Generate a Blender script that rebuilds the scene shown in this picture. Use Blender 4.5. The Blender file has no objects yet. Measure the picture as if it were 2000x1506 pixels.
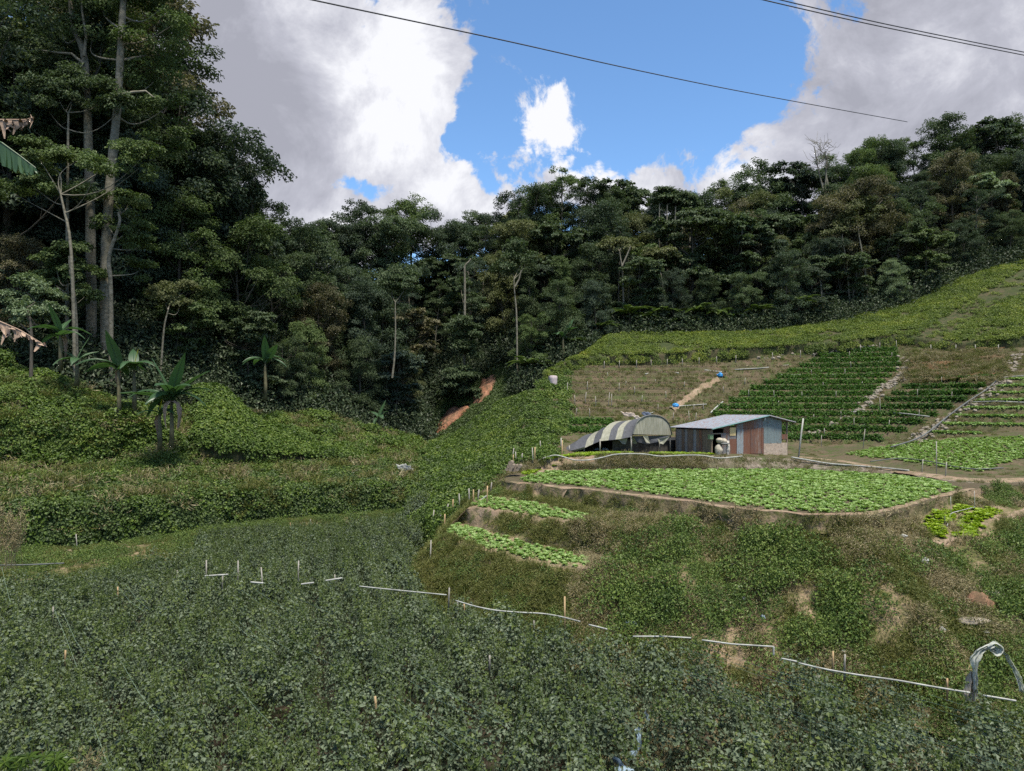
import bpy, math, random
import numpy as np
from mathutils import Vector
from mathutils.bvhtree import BVHTree

R = math.radians
random.seed(7)
rng = np.random.default_rng(11)
scene = bpy.context.scene
COL = scene.collection

# ------------------------------------------------------------------ camera
F, HZ, CZ = 1428.0, 800.0, 8.0          # focal length in photo pixels, horizon row, eye height
cam = bpy.data.objects.new('camera', bpy.data.cameras.new('camera'))
COL.objects.link(cam)
cam.location = (0, 0, CZ)
cam.rotation_euler = (R(90), 0, 0)
cam.data.sensor_width = 36.0
cam.data.lens = F / 2000.0 * 36.0
cam.data.shift_y = (HZ - 753.0) / 2000.0
cam.data.clip_start = 0.3
cam.data.clip_end = 3000
scene.camera = cam

# ------------------------------------------------------------------ sun, sky, exposure
SUN_EL, SUN_AZ = 68.0, 150.0            # azimuth clockwise from +Y (high, behind the camera, a little right)
sun_d = bpy.data.lights.new('sun', 'SUN')
sun_d.energy = 3.5
sun_d.angle = R(11)
sun_d.color = (1.0, 0.94, 0.82)
sun = bpy.data.objects.new('sun', sun_d)
COL.objects.link(sun)
_sd = Vector((math.sin(R(SUN_AZ)) * math.cos(R(SUN_EL)), math.cos(R(SUN_AZ)) * math.cos(R(SUN_EL)), math.sin(R(SUN_EL))))
sun.rotation_euler = _sd.to_track_quat('Z', 'Y').to_euler()
scene.view_settings.view_transform = 'Standard'
scene.view_settings.look = 'None'
scene.view_settings.gamma = 1
scene.view_settings.exposure = 1.02
scene.view_settings.use_curve_mapping = False
cy = scene.cycles
cy.max_bounces = 5; cy.diffuse_bounces = 3; cy.glossy_bounces = 2; cy.transmission_bounces = 3; cy.transparent_max_bounces = 6
cy.use_denoising = False
cy.caustics_reflective = False; cy.caustics_refractive = False

class NT:
    """tiny node helper"""
    def __init__(s, tree): s.t = tree; s.n = tree.nodes; s.l = tree.links
    def node(s, kind, **kw):
        n = s.n.new(kind)
        for k, v in kw.items(): setattr(n, k, v)
        return n
    def link(s, a, b): s.l.new(a, b)
    def put(s, sock, v):
        if isinstance(v, (int, float, tuple, list)): sock.default_value = v
        else: s.l.new(v, sock)
    def math(s, op, a, b=0.0, c=0.0, clamp=False):
        n = s.node('ShaderNodeMath', operation=op, use_clamp=clamp)
        s.put(n.inputs[0], a)
        if len(n.inputs) > 1: s.put(n.inputs[1], b)
        if len(n.inputs) > 2: s.put(n.inputs[2], c)
        return n.outputs[0]
    def noise(s, vec, scale, detail=4, rough=0.55, dist=0.0, out='Fac'):
        n = s.node('ShaderNodeTexNoise')
        if vec is not None: s.l.new(vec, n.inputs['Vector'])
        n.inputs['Scale'].default_value = scale; n.inputs['Detail'].default_value = detail
        n.inputs['Roughness'].default_value = rough; n.inputs['Distortion'].default_value = dist
        return n.outputs[out]
    def ramp(s, fac, stops):
        n = s.node('ShaderNodeValToRGB')
        e = n.color_ramp.elements
        while len(e) < len(stops): e.new(0.5)
        for el, (p, c) in zip(e, stops):
            el.position = p; el.color = (c[0], c[1], c[2], 1) if not isinstance(c, (int, float)) else (c, c, c, 1)
        s.put(n.inputs[0], fac)
        return n.outputs[0]
    def mix(s, fac, a, b, blend='MIX'):
        n = s.node('ShaderNodeMix', data_type='RGBA', blend_type=blend)
        s.put(n.inputs[0], fac)
        for k, v in ((6, a), (7, b)):
            if isinstance(v, (tuple, list)): n.inputs[k].default_value = (v[0], v[1], v[2], 1)
            else: s.l.new(v, n.inputs[k])
        return n.outputs[2]

world = bpy.data.worlds.new('World')
scene.world = world
world.use_nodes = True
w = NT(world.node_tree)
for n in list(w.n): w.n.remove(n)
out = w.node('ShaderNodeOutputWorld'); bg = w.node('ShaderNodeBackground')
w.link(bg.outputs[0], out.inputs[0])
SKY = 0.12
bg.inputs[1].default_value = SKY
sky = w.node('ShaderNodeTexSky', sky_type='NISHITA')
sky.sun_disc = False
sky.sun_elevation = R(SUN_EL); sky.sun_rotation = R(SUN_AZ)
sky.altitude = 1400; sky.air_density = 1.0; sky.dust_density = 0.3; sky.ozone_density = 2.5
tc = w.node('ShaderNodeTexCoord').outputs['Generated']
sp = w.node('ShaderNodeSeparateXYZ'); w.link(tc, sp.inputs[0])
az = w.math('ARCTAN2', sp.outputs[0], sp.outputs[1])
el = w.math('ARCSINE', sp.outputs[2])
_wn = w.node('ShaderNodeTexNoise'); w.link(tc, _wn.inputs['Vector']); _wn.inputs['Scale'].default_value = 4.5; _wn.inputs['Detail'].default_value = 5; _wn.inputs['Roughness'].default_value = 0.55
_wc = w.node('ShaderNodeSeparateColor'); w.link(_wn.outputs['Color'], _wc.inputs[0])
az = w.math('ADD', az, w.math('MULTIPLY_ADD', _wc.outputs[0], 0.30, -0.15)); el = w.math('ADD', el, w.math('MULTIPLY_ADD', _wc.outputs[1], 0.24, -0.12))
def blob(px, py, sx, sy, rot=0.0):
    """soft elliptical field round the direction of a photo point; sizes in photo pixels"""
    a0 = math.atan((px - 1000) / F); e0 = math.atan((HZ - py) / F * math.cos(a0))
    k = 1.0 / F * math.cos(a0)
    c, s_ = math.cos(R(rot)), math.sin(R(rot))
    da = w.math('SUBTRACT', az, a0); de = w.math('SUBTRACT', el, e0)
    u = w.math('ADD', w.math('MULTIPLY', da, c), w.math('MULTIPLY', de, s_))
    v = w.math('ADD', w.math('MULTIPLY', da, -s_), w.math('MULTIPLY', de, c))
    u = w.math('POWER', w.math('ABSOLUTE', w.math('DIVIDE', u, sx * k)), 2.0)
    v = w.math('POWER', w.math('ABSOLUTE', w.math('DIVIDE', v, sy * k)), 2.0)
    return w.math('EXPONENT', w.math('MULTIPLY', w.math('ADD', u, v), -1.0))
def total(base, items):
    acc = base
    for a, b in items: acc = w.math('MULTIPLY_ADD', b, a, acc)
    return acc
n_big = w.noise(tc, 3.2, 9, 0.6, 0.35)
n_mid = w.noise(tc, 7.0, 12, 0.66, 0.35)
fld = total(w.math('MULTIPLY_ADD', n_big, 0.9, -0.20), [
    (0.80, blob(500, 110, 330, 250)), (0.72, blob(740, 190, 120, 170, -25)), (0.5, blob(420, 330, 230, 130)),
    (1.1, blob(880, 370, 155, 66)), (0.75, blob(610, 415, 85, 48)), (0.5, blob(820, 250, 60, 80)),
    (0.85, blob(1100, 245, 65, 120, -38)), (0.65, blob(1165, 300, 55, 75)), (0.85, blob(1400, 245, 130, 42, 12)), (0.75, blob(1270, 350, 220, 36)),
    (0.85, blob(1900, 110, 320, 320)), (0.62, blob(1640, 170, 130, 170)), (0.55, blob(1530, 310, 150, 55)),
    (-0.85, blob(1190, 70, 330, 230)), (-0.6, blob(950, 200, 90, 130)), (-0.5, blob(1400, 130, 140, 170)), (-0.35, blob(1290, 250, 200, 90)),
    (-1.1, blob(705, 345, 80, 32)), (-0.7, blob(870, 290, 70, 34)), (-0.5, blob(770, 250, 40, 26))])
fld = w.math('MULTIPLY_ADD', w.math('SUBTRACT', n_mid, 0.5), 3.3, fld)
n_fin = w.noise(tc, 20.0, 10, 0.68, 0.6)
fld = w.math('MULTIPLY_ADD', w.math('SUBTRACT', n_fin, 0.5), 1.3, fld)
cover = w.node('ShaderNodeMapRange', interpolation_type='SMOOTHSTEP')
w.put(cover.inputs[0], fld); cover.inputs[1].default_value = 0.16; cover.inputs[2].default_value = 0.52
br = total(w.math('MULTIPLY_ADD', w.noise(tc, 6.5, 12, 0.64, 0.3), 3.0, -1.15), [
    (0.55, blob(700, 200, 130, 170)), (0.7, blob(880, 380, 160, 70)), (0.6, blob(610, 410, 90, 50)), (0.6, blob(1100, 250, 110, 130)), (0.5, blob(1350, 290, 200, 90)), (0.35, blob(800, 130, 90, 150)),
    (-0.42, blob(430, 130, 200, 220)), (0.1, blob(1650, 120, 120, 150)), (-0.12, blob(1880, 200, 200, 150))])
cc = w.ramp(br, [(0.0, (0.225, 0.23, 0.265)), (0.38, (0.29, 0.295, 0.335)), (0.68, (0.39, 0.395, 0.43)), (1.1 / 1.1, (0.53, 0.535, 0.555))])
cc_s = w.mix(1.0, cc, (.90 / SKY, .90 / SKY, .91 / SKY), 'MULTIPLY')
sk = w.mix(1.0, sky.outputs[0], (0.74, 0.90, 0.97), 'MULTIPLY')
w.link(w.mix(cover.outputs[0], sk, cc_s), bg.inputs[0])

# ------------------------------------------------------------------ helpers: noise, meshes, objects
_tab = np.random.default_rng(3).random((64, 64, 64)).astype(np.float32)
def vnoise(p):
    p = np.asarray(p, float); i = np.floor(p).astype(int); f = p - i; f = f * f * (3 - 2 * f)
    i0 = i & 63; i1 = (i + 1) & 63
    g = lambda a, b, c: _tab[a[..., 0], b[..., 1], c[..., 2]]
    x0 = g(i0, i0, i0) * (1 - f[..., 0]) + g(i1, i0, i0) * f[..., 0]
    x1 = g(i0, i1, i0) * (1 - f[..., 0]) + g(i1, i1, i0) * f[..., 0]
    x2 = g(i0, i0, i1) * (1 - f[..., 0]) + g(i1, i0, i1) * f[..., 0]
    x3 = g(i0, i1, i1) * (1 - f[..., 0]) + g(i1, i1, i1) * f[..., 0]
    y0 = x0 * (1 - f[..., 1]) + x1 * f[..., 1]; y1 = x2 * (1 - f[..., 1]) + x3 * f[..., 1]
    return (y0 * (1 - f[..., 2]) + y1 * f[..., 2]) * 2 - 1
def fbm(p, oct=4):
    p = np.asarray(p, float); s = 0; a = 1; t = 0
    for k in range(oct):
        s = s + a * vnoise(p * (2.03 ** k) + 7.3 * k); t += a; a *= 0.5
    return s / t
def P(px, py, d): return np.array([(px - 1000) / F * d, d, CZ - (py - HZ) / F * d])
def proj(v):
    v = np.asarray(v); d = np.maximum(v[..., 1], 0.1)
    return 1000 + F * v[..., 0] / d, HZ - F * (v[..., 2] - CZ) / d
def unit(v): return v / np.maximum(np.linalg.norm(v, axis=-1, keepdims=True), 1e-9)

class MB:
    """collects geometry for ONE mesh object; faces are quads or triangles (last index -1)"""
    def __init__(s): s.v = []; s.f = []; s.t = []; s.m = []; s.n = 0; s.sm = []
    def add(s, v, f, tint=0.5, mat=0, smooth=False):
        v = np.asarray(v, float).reshape(-1, 3); f = np.asarray(f, int)
        if f.shape[1] == 3: f = np.hstack([f, np.full((len(f), 1), -1)])
        ff = f.copy(); ff[f >= 0] += s.n
        s.v.append(v); s.f.append(ff); s.n += len(v)
        s.t.append(np.broadcast_to(np.asarray(tint, float), (len(v),)).copy() if np.ndim(tint) == 0 else np.asarray(tint, float))
        s.m.append(np.full(len(f), mat)); s.sm.append(np.full(len(f), smooth))
        return s
    def mesh(s, name, mats):
        me = bpy.data.meshes.new(name)
        v = np.concatenate(s.v); f = np.concatenate(s.f); t = np.concatenate(s.t)
        tot = np.where(f[:, 3] < 0, 3, 4); start = np.concatenate([[0], np.cumsum(tot)[:-1]])
        li = f.reshape(-1); li = li[li >= 0]
        me.vertices.add(len(v)); me.vertices.foreach_set('co', v.astype(np.float32).ravel())
        me.loops.add(len(li)); me.loops.foreach_set('vertex_index', li.astype(np.int32))
        me.polygons.add(len(f)); me.polygons.foreach_set('loop_start', start.astype(np.int32))
        me.polygons.foreach_set('material_index', np.concatenate(s.m).astype(np.int32))
        me.polygons.foreach_set('use_smooth', np.concatenate(s.sm))
        a = me.attributes.new('tint', 'FLOAT', 'POINT'); a.data.foreach_set('value', t.astype(np.float32))
        for m in (mats if isinstance(mats, (list, tuple)) else [mats]): me.materials.append(m)
        me.update(calc_edges=True)
        return me
def tag(o, label=None, cat=None, group=None, kind=None):
    if label: o['label'] = label
    if cat: o['category'] = cat
    if group: o['group'] = group
    if kind: o['kind'] = kind
    return o
def obj(name, mb, mats, parent=None, loc=None):
    me = mb.mesh(name, mats) if isinstance(mb, MB) else mb
    o = bpy.data.objects.new(name, me); COL.objects.link(o)
    if parent is not None: o.parent = parent
    if loc is not None: o.location = tuple(loc)
    return o
def empty(name, loc, rz=0.0):
    o = bpy.data.objects.new(name, None); COL.objects.link(o)
    o.location = tuple(float(q) for q in loc); o.rotation_euler = (0, 0, rz); o.empty_display_size = 0.2
    return o
def copy_tree(src, loc=None, rz=None, sc=None, parent=None):
    c = src.copy(); COL.objects.link(c); c.parent = parent
    for ch in list(src.children): copy_tree(ch, parent=c)
    if loc is not None: c.location = tuple(float(q) for q in loc)
    if rz is not None: c.rotation_euler = (c.rotation_euler[0], c.rotation_euler[1], rz)
    if sc is not None: c.scale = (sc, sc, sc) if np.ndim(sc) == 0 else tuple(sc)
    return c
def tube(pts, rad, n=6, cap=True):
    p = np.asarray(pts, float); m = len(p)
    r = np.full(m, rad, float) if np.ndim(rad) == 0 else np.asarray(rad, float)
    t = unit(np.gradient(p, axis=0))
    ref = np.array([0, 0, 1.0]) if abs(t[0, 2]) < 0.9 else np.array([0, 1.0, 0])
    a = unit(np.cross(t, ref)); b = np.cross(a, t)
    th = np.linspace(0, 2 * math.pi, n, endpoint=False)
    v = p[:, None] + r[:, None, None] * (np.cos(th)[None, :, None] * a[:, None] + np.sin(th)[None, :, None] * b[:, None])
    i = np.arange(m - 1)[:, None] * n + np.arange(n)[None]; j = np.arange(m - 1)[:, None] * n + (np.arange(n)[None] + 1) % n
    f = np.stack([i, j, j + n, i + n], -1).reshape(-1, 4)
    v = v.reshape(-1, 3)
    if cap:
        v = np.vstack([v, p[-1:], p[:1]])
        k = np.arange(n); e = (m - 1) * n
        f = np.vstack([f, np.stack([e + k, e + (k + 1) % n, np.full(n, m * n), np.full(n, -1)], 1),
                       np.stack([(k + 1) % n, k, np.full(n, m * n + 1), np.full(n, -1)], 1)])
    return v, f
def box(c, s, rz=0.0):
    c = np.asarray(c, float); s = np.asarray(s, float) / 2
    q = np.array([[x, y, z] for z in (-1, 1) for y in (-1, 1) for x in (-1, 1)], float) * s
    q = np.stack([q[:, 0] * math.cos(rz) - q[:, 1] * math.sin(rz), q[:, 0] * math.sin(rz) + q[:, 1] * math.cos(rz), q[:, 2]], 1)
    return q + c, np.array([[0, 2, 3, 1], [4, 5, 7, 6], [0, 1, 5, 4], [2, 6, 7, 3], [0, 4, 6, 2], [1, 3, 7, 5]])
def grid_faces(nr, nc):
    i = np.arange(nr - 1)[:, None] * nc + np.arange(nc - 1)[None]
    return np.stack([i, i + 1, i + nc + 1, i + nc], -1).reshape(-1, 4)
def leaves(mb, C, N, D, L, W, tint=0.5, fold=0.18, mat=0):
    n = len(C); N = unit(N); D = unit(D - N * (D * N).sum(1, keepdims=True)); S = np.cross(D, N)
    L = np.broadcast_to(L, (n,))[:, None]; W = np.broadcast_to(W, (n,))[:, None]
    v = np.stack([C, C + D * L * .5 + S * W * .5 + N * L * fold, C + D * L - N * L * .12, C + D * L * .5 - S * W * .5 + N * L * fold], 1)
    b = np.arange(n)[:, None] * 4
    f = np.concatenate([b + [0, 3, 2], b + [0, 2, 1]])
    t = np.broadcast_to(tint, (n,)); mb.add(v.reshape(-1, 3), f, np.repeat(t, 4), mat)
def rdir(n, g=rng): return unit(g.normal(size=(n, 3)))

# ------------------------------------------------------------------ materials
def mat_base(name):
    m = bpy.data.materials.new(name); m.use_nodes = True
    h = NT(m.node_tree); b = h.n['Principled BSDF']
    return m, h, b
def leaf_mat(name, cols, use_color=False, rough=0.55, trans=0.25, var=0.35, nscale=0.25, spec=0.35, bright=1.0):
    """cols: ramp colours dark..light chosen by per-leaf tint, plus slow drift over the ground and per-clump change"""
    m, h, b = mat_base(name)
    at = h.node('ShaderNodeAttribute', attribute_name='tint').outputs['Fac']
    oi = h.node('ShaderNodeObjectInfo'); geo = h.node('ShaderNodeNewGeometry')
    nz = h.noise(geo.outputs['Position'], nscale, 4, 0.6)
    f = h.math('ADD', h.math('MULTIPLY_ADD', oi.outputs['Random'], var * .6, h.math('MULTIPLY', at, 0.55)), h.math('MULTIPLY_ADD', nz, var * 2.4, -var * 1.25))
    c = h.ramp(f, [(k / (len(cols) - 1), tuple(bright * q for q in cc)) for k, cc in enumerate(cols)])
    if use_color: c = h.mix(1.0, c, oi.outputs['Color'], 'MULTIPLY')
    h.link(c, b.inputs['Base Color'])
    b.inputs['Roughness'].default_value = rough
    b.inputs['Specular IOR Level'].default_value = spec
    if trans > 0:
        t = h.node('ShaderNodeBsdfTranslucent'); h.link(h.mix(1.0, c, (1.1, 1.25, 0.6), 'MULTIPLY'), t.inputs[0])
        mx = h.node('ShaderNodeMixShader'); mx.inputs[0].default_value = trans
        h.link(b.outputs[0], mx.inputs[1]); h.link(t.outputs[0], mx.inputs[2])
        h.link(mx.outputs[0], h.n['Material Output'].inputs[0])
    return m
def plain(name, col, rough=0.7, var=0.25, nscale=6.0, metal=0.0, bump=0.0, use_color=False, col2=None, spec=0.4, stretch=None):
    m, h, b = mat_base(name)
    tcn = h.node('ShaderNodeTexCoord').outputs['Object']
    vec = tcn
    if stretch:
        mp = h.node('ShaderNodeMapping'); mp.inputs['Scale'].default_value = stretch; h.link(tcn, mp.inputs[0]); vec = mp.outputs[0]
    nz = h.noise(vec, nscale, 6, 0.65)
    lo = col2 if col2 else tuple(c * (1 - var) for c in col)
    c = h.ramp(nz, [(0.32, lo), (0.68, tuple(min(1, q * (1 + (0 if col2 else var))) for q in col))])
    if use_color: c = h.mix(1.0, c, h.node('ShaderNodeObjectInfo').outputs['Color'], 'MULTIPLY')
    h.link(c, b.inputs['Base Color'])
    b.inputs['Roughness'].default_value = rough; b.inputs['Metallic'].default_value = metal
    b.inputs['Specular IOR Level'].default_value = spec
    if bump:
        bp = h.node('ShaderNodeBump'); bp.inputs['Strength'].default_value = bump; bp.inputs['Distance'].default_value = 0.05
        h.link(nz, bp.inputs['Height']); h.link(bp.outputs[0], b.inputs['Normal'])
    return m
def ground_mat(name, a, b_, c, s1=0.35, s2=3.0, rough=0.95, bump=0.6):
    """three-way mottled soil / litter / moss"""
    m, h, b = mat_base(name)
    pos = h.node('ShaderNodeNewGeometry').outputs['Position']
    n1 = h.noise(pos, s1, 5, 0.6); n2 = h.noise(pos, s2, 6, 0.7); n3 = h.noise(pos, s2 * 6, 4, 0.7)
    x = h.mix(h.ramp(n1, [(0.40, 0.0), (0.60, 1.0)]), a, b_)
    x = h.mix(h.ramp(n2, [(0.47, 0.0), (0.60, 1.0)]), x, c)
    x = h.mix(1.0, x, h.ramp(n3, [(0.3, 0.62), (0.7, 1.25)]), 'MULTIPLY')
    h.link(x, b.inputs['Base Color']); b.inputs['Roughness'].default_value = rough
    b.inputs['Specular IOR Level'].default_value = 0.15
    bp = h.node('ShaderNodeBump'); bp.inputs['Strength'].default_value = bump; bp.inputs['Distance'].default_value = 0.08
    h.link(h.math('ADD', n2, n3), bp.inputs['Height']); h.link(bp.outputs[0], b.inputs['Normal'])
    return m
SOIL = (0.16, 0.105, 0.065); SOIL_D = (0.06, 0.042, 0.028); SOIL_R = (0.30, 0.125, 0.06); SOIL_P = (0.30, 0.225, 0.16)
M = {}
M['field'] = ground_mat('field_soil', (0.045, 0.036, 0.026), (0.07, 0.05, 0.034), (0.035, 0.045, 0.02))
M['bank'] = ground_mat('bank_soil', (0.15, 0.125, 0.065), (0.26, 0.19, 0.125), (0.10, 0.105, 0.036), 0.6, 2.0)
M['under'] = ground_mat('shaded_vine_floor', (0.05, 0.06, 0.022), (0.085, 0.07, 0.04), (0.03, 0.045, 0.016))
M['hill'] = ground_mat('hill_soil', (0.080, 0.072, 0.040), (0.125, 0.090, 0.060), (0.06, 0.078, 0.025), 0.4, 1.6)
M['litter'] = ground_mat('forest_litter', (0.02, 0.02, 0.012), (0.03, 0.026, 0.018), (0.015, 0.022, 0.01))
M['path'] = ground_mat('pale_trodden_earth', SOIL_P, (0.25, 0.175, 0.12), (0.15, 0.13, 0.07), 0.8, 2.5)
M['red'] = ground_mat('red_subsoil', (0.30, 0.135, 0.078), (0.35, 0.19, 0.12), (0.13, 0.085, 0.05), 0.8, 1.5)
M['bed'] = ground_mat('lettuce_bed_soil', (0.09, 0.07, 0.045), (0.12, 0.09, 0.06), (0.07, 0.07, 0.035), 0.6, 3.0)
M['wall'] = ground_mat('rubble_wall', (0.14, 0.115, 0.085), (0.09, 0.10, 0.045), (0.24, 0.20, 0.16), 0.5, 2.2)
M['bean'] = leaf_mat('bean_leaves', [(0.038, 0.056, 0.030), (0.084, 0.113, 0.063), (0.14, 0.174, 0.106), (0.225, 0.255, 0.175)], trans=0.2, nscale=0.5)
M['beanyel'] = leaf_mat('young_bean_leaves', [(0.05, 0.08, 0.02), (0.095, 0.13, 0.032), (0.165, 0.195, 0.052)], trans=0.3)
M['vine'] = leaf_mat('vine_leaves', [(0.030, 0.056, 0.010), (0.068, 0.115, 0.017), (0.115, 0.172, 0.026), (0.20, 0.225, 0.042)], trans=0.25, nscale=0.35, var=0.45)
M['vinedark'] = leaf_mat('hedge_vine_leaves', [(0.032, 0.054, 0.015), (0.062, 0.098, 0.026), (0.105, 0.148, 0.044), (0.16, 0.19, 0.065)], trans=0.2, nscale=0.3)
M['weed'] = leaf_mat('weed_leaves', [(0.038, 0.068, 0.015), (0.085, 0.135, 0.028), (0.145, 0.195, 0.042), (0.20, 0.245, 0.065)], trans=0.2, nscale=0.5)
M['grass'] = leaf_mat('grass_blades', [(0.075, 0.092, 0.020), (0.13, 0.145, 0.034), (0.20, 0.19, 0.06), (0.28, 0.225, 0.11)], trans=0.2, nscale=0.6)
M['dry'] = leaf_mat('dead_grass', [(0.18, 0.155, 0.075), (0.29, 0.24, 0.13), (0.44, 0.36, 0.22)], trans=0.15, nscale=0.8)
M['lettuce'] = leaf_mat('lettuce_leaves', [(0.09, 0.165, 0.035), (0.19, 0.29, 0.08), (0.33, 0.43, 0.17), (0.50, 0.58, 0.31)], trans=0.3, var=0.22, nscale=0.6)
M['lime'] = leaf_mat('lime_lettuce_leaves', [(0.14, 0.22, 0.015), (0.24, 0.33, 0.02), (0.36, 0.44, 0.04)], trans=0.3, var=0.2)
M['crop'] = leaf_mat('row_crop_leaves', [(0.028, 0.070, 0.012), (0.055, 0.12, 0.018), (0.09, 0.17, 0.025), (0.14, 0.22, 0.04)], trans=0.25, var=0.25)
M['crown'] = leaf_mat('tree_leaves', [(0.35, 0.42, 0.30), (0.75, 0.8, 0.7), (1.15, 1.15, 1.05), (1.7, 1.65, 1.4)], bright=1.15, use_color=True, trans=0.25, var=0.25, nscale=0.15, rough=0.6, spec=0.25)
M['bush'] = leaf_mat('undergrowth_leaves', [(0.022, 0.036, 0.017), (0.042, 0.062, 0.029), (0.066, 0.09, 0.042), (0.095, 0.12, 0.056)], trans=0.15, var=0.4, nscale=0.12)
M['bark'] = plain('grey_bark', (0.075, 0.066, 0.052), 0.9, 0.45, 5.0, bump=0.6, use_color=True, stretch=(1, 1, .4))
M['palebark'] = plain('pale_mottled_bark', (0.22, 0.20, 0.155), 0.9, 0.0, 3.0, bump=0.5, col2=(0.08, 0.075, 0.05), stretch=(1, 1, 1.6))
M['banana'] = leaf_mat('banana_leaf', [(0.03, 0.07, 0.03), (0.06, 0.12, 0.05), (0.11, 0.18, 0.08)], trans=0.3, rough=0.4, spec=0.5)
M['bananayel'] = leaf_mat('yellow_banana_leaf', [(0.42, 0.42, 0.02), (0.60, 0.58, 0.03)], trans=0.3)
M['deadleaf'] = plain('withered_leaf', (0.30, 0.21, 0.15), 0.85, 0.45, 5.0, bump=0.4)
M['bananastem'] = plain('banana_stem', (0.10, 0.09, 0.045), 0.7, 0.5, 3.0)
M['pvc'] = plain('pale_plastic_pipe', (0.33, 0.33, 0.30), 0.7, 0.35, 2.5, spec=.2)
M['greypole'] = plain('weathered_pole', (0.27, 0.25, 0.215), 0.8, 0.3, 3.0)
M['cane'] = plain('bamboo_cane', (0.36, 0.25, 0.13), 0.7, 0.35, 2.5)
M['wood'] = plain('old_wood', (0.20, 0.16, 0.12), 0.85, 0.4, 3.0, stretch=(3, 3, .6))
M['hose'] = plain('dark_hose', (0.10, 0.105, 0.10), 0.6, 0.3, 1.0)
M['cable'] = plain('power_cable', (0.05, 0.05, 0.055), 0.6, 0.1, 1.0)
M['string'] = plain('trellis_twine', (0.28, 0.38, 0.27), 0.6, 0.2, 2.0)
M['bag'] = plain('white_plastic_sheet', (0.40, 0.40, 0.38), 0.95, 0.0, 7.0, bump=0.5, spec=.05, col2=(0.22, 0.22, 0.19))
M['drape'] = leaf_mat('dirty_clear_plastic', [(.50, .50, .46), (.62, .62, .60), (.75, .75, .73)], trans=.4, rough=.9, spec=.05, nscale=4)
M['bagblue'] = plain('pale_blue_plastic', (0.22, 0.29, 0.35), 0.35, 0.3, 5.0, bump=0.3)
M['bluetarp'] = plain('blue_plastic', (0.02, 0.22, 0.50), 0.5, 0.2, 3.0)
M['interior_shade'] = plain('painted_interior_shade', (0.012, 0.012, 0.012), 0.9, 0.2)  # near-black wall colour stands in for the shade inside the hut
M['stone'] = plain('stone', (0.22, 0.19, 0.15), 0.9, 0.35, 4.0, bump=0.5)
M['darknet'] = plain('dark_shade_net', (0.07, 0.072, 0.08), 0.8, 0.3, 9.0)
M['creamnet'] = plain('yellowed_cream_sheet', (0.31, 0.30, 0.24), 0.85, 0.0, 3.0, col2=(0.17, 0.17, 0.12), stretch=(2.5, 2.5, .5))

# ------------------------------------------------------------------ terrain
def smooth_cols(a, k):
    if k < 1: return a
    w_ = np.hanning(2 * k + 3)[1:-1]; w_ /= w_.sum()
    pad = np.pad(a, ((k, k), (0, 0)), mode='reflect', reflect_type='odd')
    return np.stack([np.convolve(pad[:, i], w_, 'valid') for i in range(3)], 1)
def line3(pts, nu, sm=6):
    q = np.array([P(*p) for p in pts]); s = np.linspace(0, len(q) - 1, nu)
    a = np.stack([np.interp(s, np.arange(len(q)), q[:, i]) for i in range(3)], 1)
    return smooth_cols(a, sm)
def loft(lines, nu, nvs, sm=6):
    L = [line3(l, nu, sm) for l in lines]; rows = []
    for k in range(len(L) - 1):
        for j in range(nvs[k]):
            t = j / nvs[k]; rows.append(L[k] * (1 - t) + L[k + 1] * t)
    rows.append(L[-1])
    return np.array(rows)
def rough(G, amp, scale, oct=4, vert=0.6):
    n = np.stack([fbm(G * scale + o, oct) for o in (0, 31.7, 57.1)], -1)
    return G + n * np.array([amp, amp, amp * vert])
ALLBV = []
def terrain(name, G, mat, bvh=True):
    mb = MB().add(G.reshape(-1, 3), grid_faces(*G.shape[:2]), smooth=True)
    o = obj(name, mb, mat); tag(o, kind='structure')
    if bvh: ALLBV.append(BVHTree.FromPolygons([tuple(v) for v in G.reshape(-1, 3)], [tuple(int(q) for q in f) for f in grid_faces(*G.shape[:2])]))
    return o
def at(px, py, bvs=None):
    d = Vector(((px - 1000) / F, 1.0, -(py - HZ) / F)).normalized(); best = None
    for b in (bvs or ALLBV):
        h = b.ray_cast(Vector((0, 0, CZ)), d)
        if h[0] is not None and (best is None or h[3] < best[1]): best = (h[0], h[3])
    return np.array(best[0]) if best else None
def drop(x, y, bvs=None, z0=80.0):
    best = None
    for b in (bvs or ALLBV):
        h = b.ray_cast(Vector((x, y, z0)), Vector((0, 0, -1)))
        if h[0] is not None and (best is None or h[0][2] > best): best = h[0][2]
    return best

yb_r = [(800, 1130), (870, 1155), (1000, 1190), (1145, 1225), (1300, 1245), (1450, 1262), (1600, 1290), (1740, 1325), (1860, 1350), (1960, 1375), (2150, 1420), (2400, 1490)]
def toe(px, yb, ex):
    d = 6.4 * F / (yb - 800) + ex
    return (px, 800 + 8.05 * F / d, d)
T_ = [toe(a, b, 1.2) for a, b in yb_r]
L1f = [(812, 1100, 31.5), (868, 1048, 31.2), (1000, 1085, 28.3), (1148, 1112, 26.6), (1300, 1130, 25), (1450, 1140, 23.6), (1600, 1150, 22.3), (1740, 1170, 21.2), (1860, 1200, 20.8), (1960, 1230, 20.5), (2150, 1260, 19.5), (2400, 1290, 18)]
L1b = [(825, 1085, 33), (890, 1018, 35.6), (1005, 1050, 31.4), (1152, 1088, 29.0), (1300, 1110, 25.8), (1450, 1115, 24.1), (1600, 1125, 23), (1740, 1140, 21.9), (1860, 1160, 21.9), (1965, 1185, 21.8), (2150, 1200, 21.5), (2400, 1220, 20.5)]
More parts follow.
